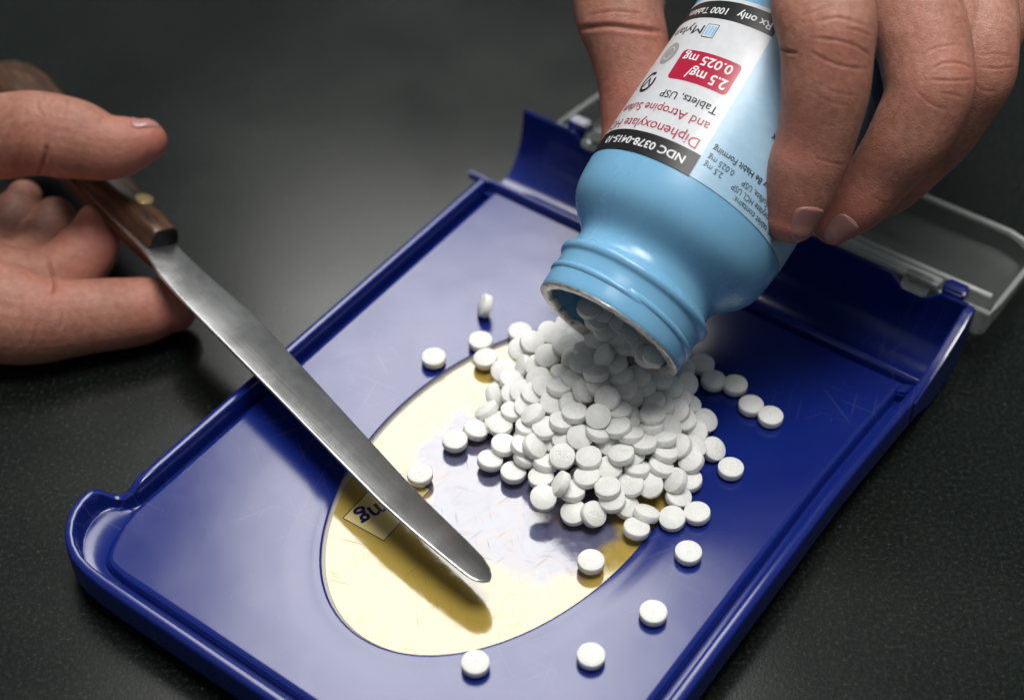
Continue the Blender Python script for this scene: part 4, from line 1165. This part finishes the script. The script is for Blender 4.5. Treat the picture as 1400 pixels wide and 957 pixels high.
def make_hand(thing_o, limbs, creases, voxel=.05, smooth_it=5, lumps=(), blushes=()):
    vs = []; fs = []
    for L in limbs:
        v, f = L.mesh(); b = len(vs); vs += v; fs += [tuple(i + b for i in q) for q in f]
    src = mesh_obj('skin', vs, fs, M_SKIN, thing_o)
    fix_normals(src)
    md = src.modifiers.new('r', 'REMESH'); md.mode = 'VOXEL'; md.voxel_size = voxel * SC; md.use_smooth_shade = True
    ms = src.modifiers.new('s', 'SMOOTH'); ms.factor = .5; ms.iterations = smooth_it
    dg = bpy.context.evaluated_depsgraph_get()
    me = bpy.data.meshes.new_from_object(src.evaluated_get(dg))
    src.modifiers.clear(); src.data = me
    nv = len(me.vertices)
    co = np.empty(nv * 3); me.vertices.foreach_get('co', co); co = co.reshape(-1, 3)
    no = np.empty(nv * 3); me.vertex_normals.foreach_get('vector', no); no = no.reshape(-1, 3)
    off = np.array(ORIGIN[thing_o.name])
    cm = (co + off) / SC; cm[:, 2] -= LIFT
    q = cm - EYE; Z = q @ FW; px = 700 + FPX * (q @ RX) / Z; py = 478.5 - FPX * (q @ UP) / Z
    facing = -(no * (q / np.linalg.norm(q, axis=1)[:, None])).sum(1)
    disp = np.zeros(nv); col = np.zeros(nv)
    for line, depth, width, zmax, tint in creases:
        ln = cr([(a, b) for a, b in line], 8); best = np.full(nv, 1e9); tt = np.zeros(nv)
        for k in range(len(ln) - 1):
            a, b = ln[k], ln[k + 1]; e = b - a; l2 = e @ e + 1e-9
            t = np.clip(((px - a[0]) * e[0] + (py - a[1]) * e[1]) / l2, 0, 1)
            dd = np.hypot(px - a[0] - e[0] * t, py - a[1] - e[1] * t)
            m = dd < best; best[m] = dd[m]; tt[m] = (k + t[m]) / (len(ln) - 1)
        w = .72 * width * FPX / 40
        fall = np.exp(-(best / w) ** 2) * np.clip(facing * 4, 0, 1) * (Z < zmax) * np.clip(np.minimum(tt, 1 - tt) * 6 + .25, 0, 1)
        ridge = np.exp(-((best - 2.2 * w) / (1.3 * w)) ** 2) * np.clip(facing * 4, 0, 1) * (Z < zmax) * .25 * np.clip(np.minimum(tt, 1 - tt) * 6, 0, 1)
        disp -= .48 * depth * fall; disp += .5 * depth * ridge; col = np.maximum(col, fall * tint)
    for x_, y_, Z_, r_, h_ in lumps:
        c = P(x_, y_, Z_); d2 = ((cm - c) ** 2).sum(1); disp += h_ * np.exp(-d2 / (r_ * r_))
    # broad irregularity of flesh
    ph = cm * 1.3
    blush = np.zeros(nv)
    for x_, y_, Z_, r_, a_ in blushes:
        d2 = ((cm - P(x_, y_, Z_)) ** 2).sum(1); blush = np.maximum(blush, a_ * np.exp(-d2 / (r_ * r_)))
    disp += .012 * (np.sin(ph[:, 0] * 2.1 + 1.3 * np.sin(ph[:, 1] * 1.7)) + np.sin(ph[:, 2] * 2.6 + ph[:, 1] * 1.9))
    # fine skin furrows across the fingers, real relief
    co += no * (disp * SC)[:, None]
    me.vertices.foreach_set('co', co.ravel())
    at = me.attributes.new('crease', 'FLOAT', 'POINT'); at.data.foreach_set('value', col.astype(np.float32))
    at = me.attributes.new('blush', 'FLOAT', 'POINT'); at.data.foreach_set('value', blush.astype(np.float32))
    me.polygons.foreach_set('use_smooth', [True] * len(me.polygons)); me.update()
    return src

# --- hand round the bottle
hand_b = thing('hand', P(1180, -120, 40), 'bare hand gripping the tipped blue bottle, fingers over its side and thumb behind it', 'hand')
hb_index = Limb([(1105, -210, 40.0, 1.20), (1118, -70, 37.2, 1.20), (1124, 0, 36.4, 1.17), (1131, 55, 36.1, 1.09), (1127, 135, 36.3, .99), (1113, 195, 36.7, .91), (1101, 232, 36.9, .88), (1091, 268, 37.15, .80), (1082, 300, 37.35, .62, .58)])
hb_middle = Limb([(1195, -220, 41.0, 1.25), (1222, -70, 38.6, 1.24), (1243, 0, 37.9, 1.20), (1266, 80, 37.4, 1.10), (1268, 135, 37.3, 1.02), (1240, 190, 37.6, .95), (1203, 240, 38.1, .78), (1170, 280, 38.5, .70), (1140, 308, 38.8, .52, .5)])
hb_ring = Limb([(1310, -210, 42.0, 1.15), (1326, -60, 39.6, 1.06), (1336, 20, 38.8, .98), (1338, 88, 38.4, .90), (1316, 140, 38.8, .86), (1275, 200, 39.8, .78), (1220, 255, 40.4, .66), (1180, 285, 40.8, .5)])
hb_little = Limb([(1385, -200, 43.2, 1.0), (1372, -80, 41.0, .85), (1367, -10, 40.4, .76), (1358, 50, 40.3, .72), (1335, 110, 41.4, .62), (1290, 170, 41.9, .55), (1250, 205, 42.2, .42)])
hb_thumb = Limb([(1040, -400, 46.5, 1.7), (930, -260, 44.5, 1.55), (862, -110, 42.6, 1.38), (849, -20, 41.9, 1.27), (848, 20, 41.6, 1.18), (858, 60, 41.5, 1.06), (870, 115, 41.5, 1.0), (868, 170, 41.5, .92), (858, 212, 41.4, .72)])
hb_palm = [Limb([(1290, -220, 42.0, 1.1, 1.0), (1292, -60, 39.3, .95, .9), (1300, 20, 38.5, .8, .7), (1306, 70, 38.2, .6, .55)]),
           Limb([(1235, -620, 52.0, 2.7, 1.9), (1200, -480, 48.5, 3.1, 1.7), (1175, -330, 45.0, 3.3, 1.5), (1180, -250, 42.6, 3.0, 1.3)], ex=2.6),
           Limb([(1330, -210, 43.0, 1.5, 1.3), (1270, -400, 46.5, 2.0, 1.5), (1235, -560, 50.0, 2.2, 1.6)]),
           Limb([(1110, -200, 41.0, 1.3, 1.2), (1150, -350, 44.5, 1.9, 1.5), (1200, -520, 49.0, 2.0, 1.6)]),
           Limb([(1235, -600, 51.0, 2.5, 1.9), (1270, -900, 60.0, 3.2, 2.6), (1300, -1150, 68.0, 3.8, 3.2)])]
cz = 38.0
cre_b = [
 ([(1112, 52), (1128, 54), (1148, 57), (1170, 64), (1190, 76)], .055, .045, cz, .55),
 ([(1108, 70), (1122, 79), (1140, 87), (1158, 92), (1184, 95)], .055, .045, cz, .5),
 ([(1118, 31), (1146, 26), (1182, 36)], .04, .05, cz, .3),
 ([(1155, 40), (1172, 43), (1191, 50)], .04, .04, cz, .35),
 ([(1096, 22), (1110, 18), (1140, 8)], .025, .05, cz, .15),
 ([(1116, 112), (1140, 126), (1176, 132)], .025, .04, cz, .2),
 ([(1112, 126), (1136, 140), (1166, 146)], .02, .04, cz, .15),
 ([(1115, 216), (1134, 222), (1154, 225)], .035, .04, cz, .3),
 ([(1060, 62), (1076, 71), (1090, 73)], .09, .05, cz, .45),
 ([(1268, 100), (1288, 88), (1312, 88), (1328, 95)], .045, .04, 39.2, .35),
 ([(1270, 110), (1298, 111), (1326, 110)], .05, .04, 39.2, .4),
 ([(1286, 128), (1302, 130), (1316, 134)], .035, .04, 39.2, .3),
 ([(1252, 122), (1270, 141), (1294, 151)], .035, .045, 39.2, .25),
 ([(1262, 76), (1280, 66), (1312, 62)], .03, .04, 39.2, .15),
 ([(1340, 92), (1360, 94), (1384, 92)], .04, .035, 40, .35),
 ([(1332, 115), (1345, 124), (1362, 126)], .035, .035, 40, .3),
 ([(1342, 76), (1360, 74), (1380, 76)], .025, .035, 40, .2),
 ([(1190, 268), (1206, 276), (1226, 278)], .025, .035, 40, .2),
 ([(790, 40), (830, 36), (870, 40), (905, 44)], .13, .08, 43, .55),
 ([(800, 22), (840, 16), (880, 20)], .03, .05, 43, .2),
]
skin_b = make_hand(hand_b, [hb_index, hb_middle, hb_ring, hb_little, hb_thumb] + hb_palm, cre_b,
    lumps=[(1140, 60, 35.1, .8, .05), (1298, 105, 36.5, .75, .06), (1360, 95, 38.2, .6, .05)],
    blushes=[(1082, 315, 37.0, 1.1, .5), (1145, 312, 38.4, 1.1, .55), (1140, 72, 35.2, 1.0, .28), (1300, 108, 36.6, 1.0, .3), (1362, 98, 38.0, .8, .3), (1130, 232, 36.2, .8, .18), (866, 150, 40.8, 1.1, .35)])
def add_nail(limb, hand, s0, s1, t0, t1, off=.03):
    v, f = limb.nail(s0, s1, t0, t1, off); fix_normals(mesh_obj('fingernail', v, f, M_NAIL, hand))
add_nail(hb_index, hand_b, 3.0, 16, 90, 152)
add_nail(hb_middle, hand_b, 3.0, 14, 78, 138)

# --- hand on the spatula
hand_s = thing('hand', P(-60, 300, 44), 'bare hand holding the spatula by its wooden handle, thumb on top', 'hand')
hs_thumb = Limb([(-430, 300, 43.4, 1.9), (-240, 225, 43.9, 1.55), (-105, 198, 44.2, 1.30), (0, 187, 44.0, 1.18), (55, 183, 43.6, 1.14), (100, 191, 43.4, 1.10), (145, 201, 43.3, .92), (182, 197, 43.3, .76), (200, 193, 43.3, .58, .58)])
hs_index = Limb([(-340, 395, 42.7, 1.5), (-190, 395, 43.2, 1.45), (-70, 415, 43.3, 1.42), (10, 430, 43.3, 1.36), (60, 436, 43.3, 1.20), (110, 434, 43.5, 1.05), (165, 428, 43.7, .98), (210, 423, 43.9, .90), (236, 421, 44.0, .70)])
hs_middle = Limb([(-330, 370, 43.3, 1.4), (-170, 345, 44.2, 1.3), (-40, 375, 44.4, 1.08), (40, 392, 44.5, 1.02), (92, 372, 44.8, .95), (122, 336, 45.1, .86), (134, 308, 45.2, .66)])
hs_ring = Limb([(-330, 335, 43.8, 1.3), (-180, 300, 44.8, 1.2), (-60, 350, 45.0, 1.05), (5, 376, 45.0, 1.0), (48, 358, 45.5, .95), (68, 325, 46.1, .84), (76, 298, 46.4, .62)])
hs_little = Limb([(-330, 300, 44.4, 1.2), (-190, 275, 45.4, 1.05), (-80, 315, 45.6, .95), (-18, 345, 45.6, .88), (14, 322, 46.1, .82), (28, 285, 46.7, .70), (34, 268, 46.8, .5)])
hs_palm = [Limb([(-1000, 300, 41.6, 2.4, 2.0), (-760, 310, 42.6, 2.3, 1.8), (-560, 315, 43.0, 2.7, 1.7), (-400, 320, 43.2, 3.1, 1.6), (-270, 320, 43.6, 2.8, 1.5)], ex=2.5),
           Limb([(-980, 300, 41.6, 2.3, 2.0), (-1400, 290, 39.6, 2.9, 2.6), (-1900, 280, 37.0, 3.5, 3.2)])]
cre_s = [
 ([(50, 130), (52, 148), (60, 160)], .04, .05, 45, .3),
 ([(93, 138), (90, 150), (86, 158)], .04, .045, 45, .3),
 ([(64, 198), (62, 214), (57, 230), (50, 248)], .14, .07, 45, .6),
 ([(30, 190), (28, 214), (20, 236)], .04, .07, 45, .2),
 ([(144, 158), (136, 166), (138, 172)], .04, .04, 45, .3),
 ([(64, 355), (72, 374), (76, 390), (73, 404)], .12, .06, 45, .55),
 ([(52, 440), (48, 456), (45, 474)], .035, .05, 45, .3),
 ([(86, 428), (84, 440), (82, 452)], .03, .05, 45, .2),
 ([(170, 384), (172, 392), (176, 400)], .04, .05, 45, .2),
 ([(35, 400), (30, 420), (28, 440)], .02, .05, 45, .15),
]
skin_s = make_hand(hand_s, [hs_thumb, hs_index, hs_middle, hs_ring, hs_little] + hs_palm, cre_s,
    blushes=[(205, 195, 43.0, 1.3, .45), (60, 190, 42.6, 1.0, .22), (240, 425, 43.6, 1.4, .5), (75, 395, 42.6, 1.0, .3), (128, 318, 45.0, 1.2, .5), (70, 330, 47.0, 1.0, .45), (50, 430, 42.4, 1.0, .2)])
add_nail(hs_thumb, hand_s, 1.5, 12.5, 128, 196, .03)
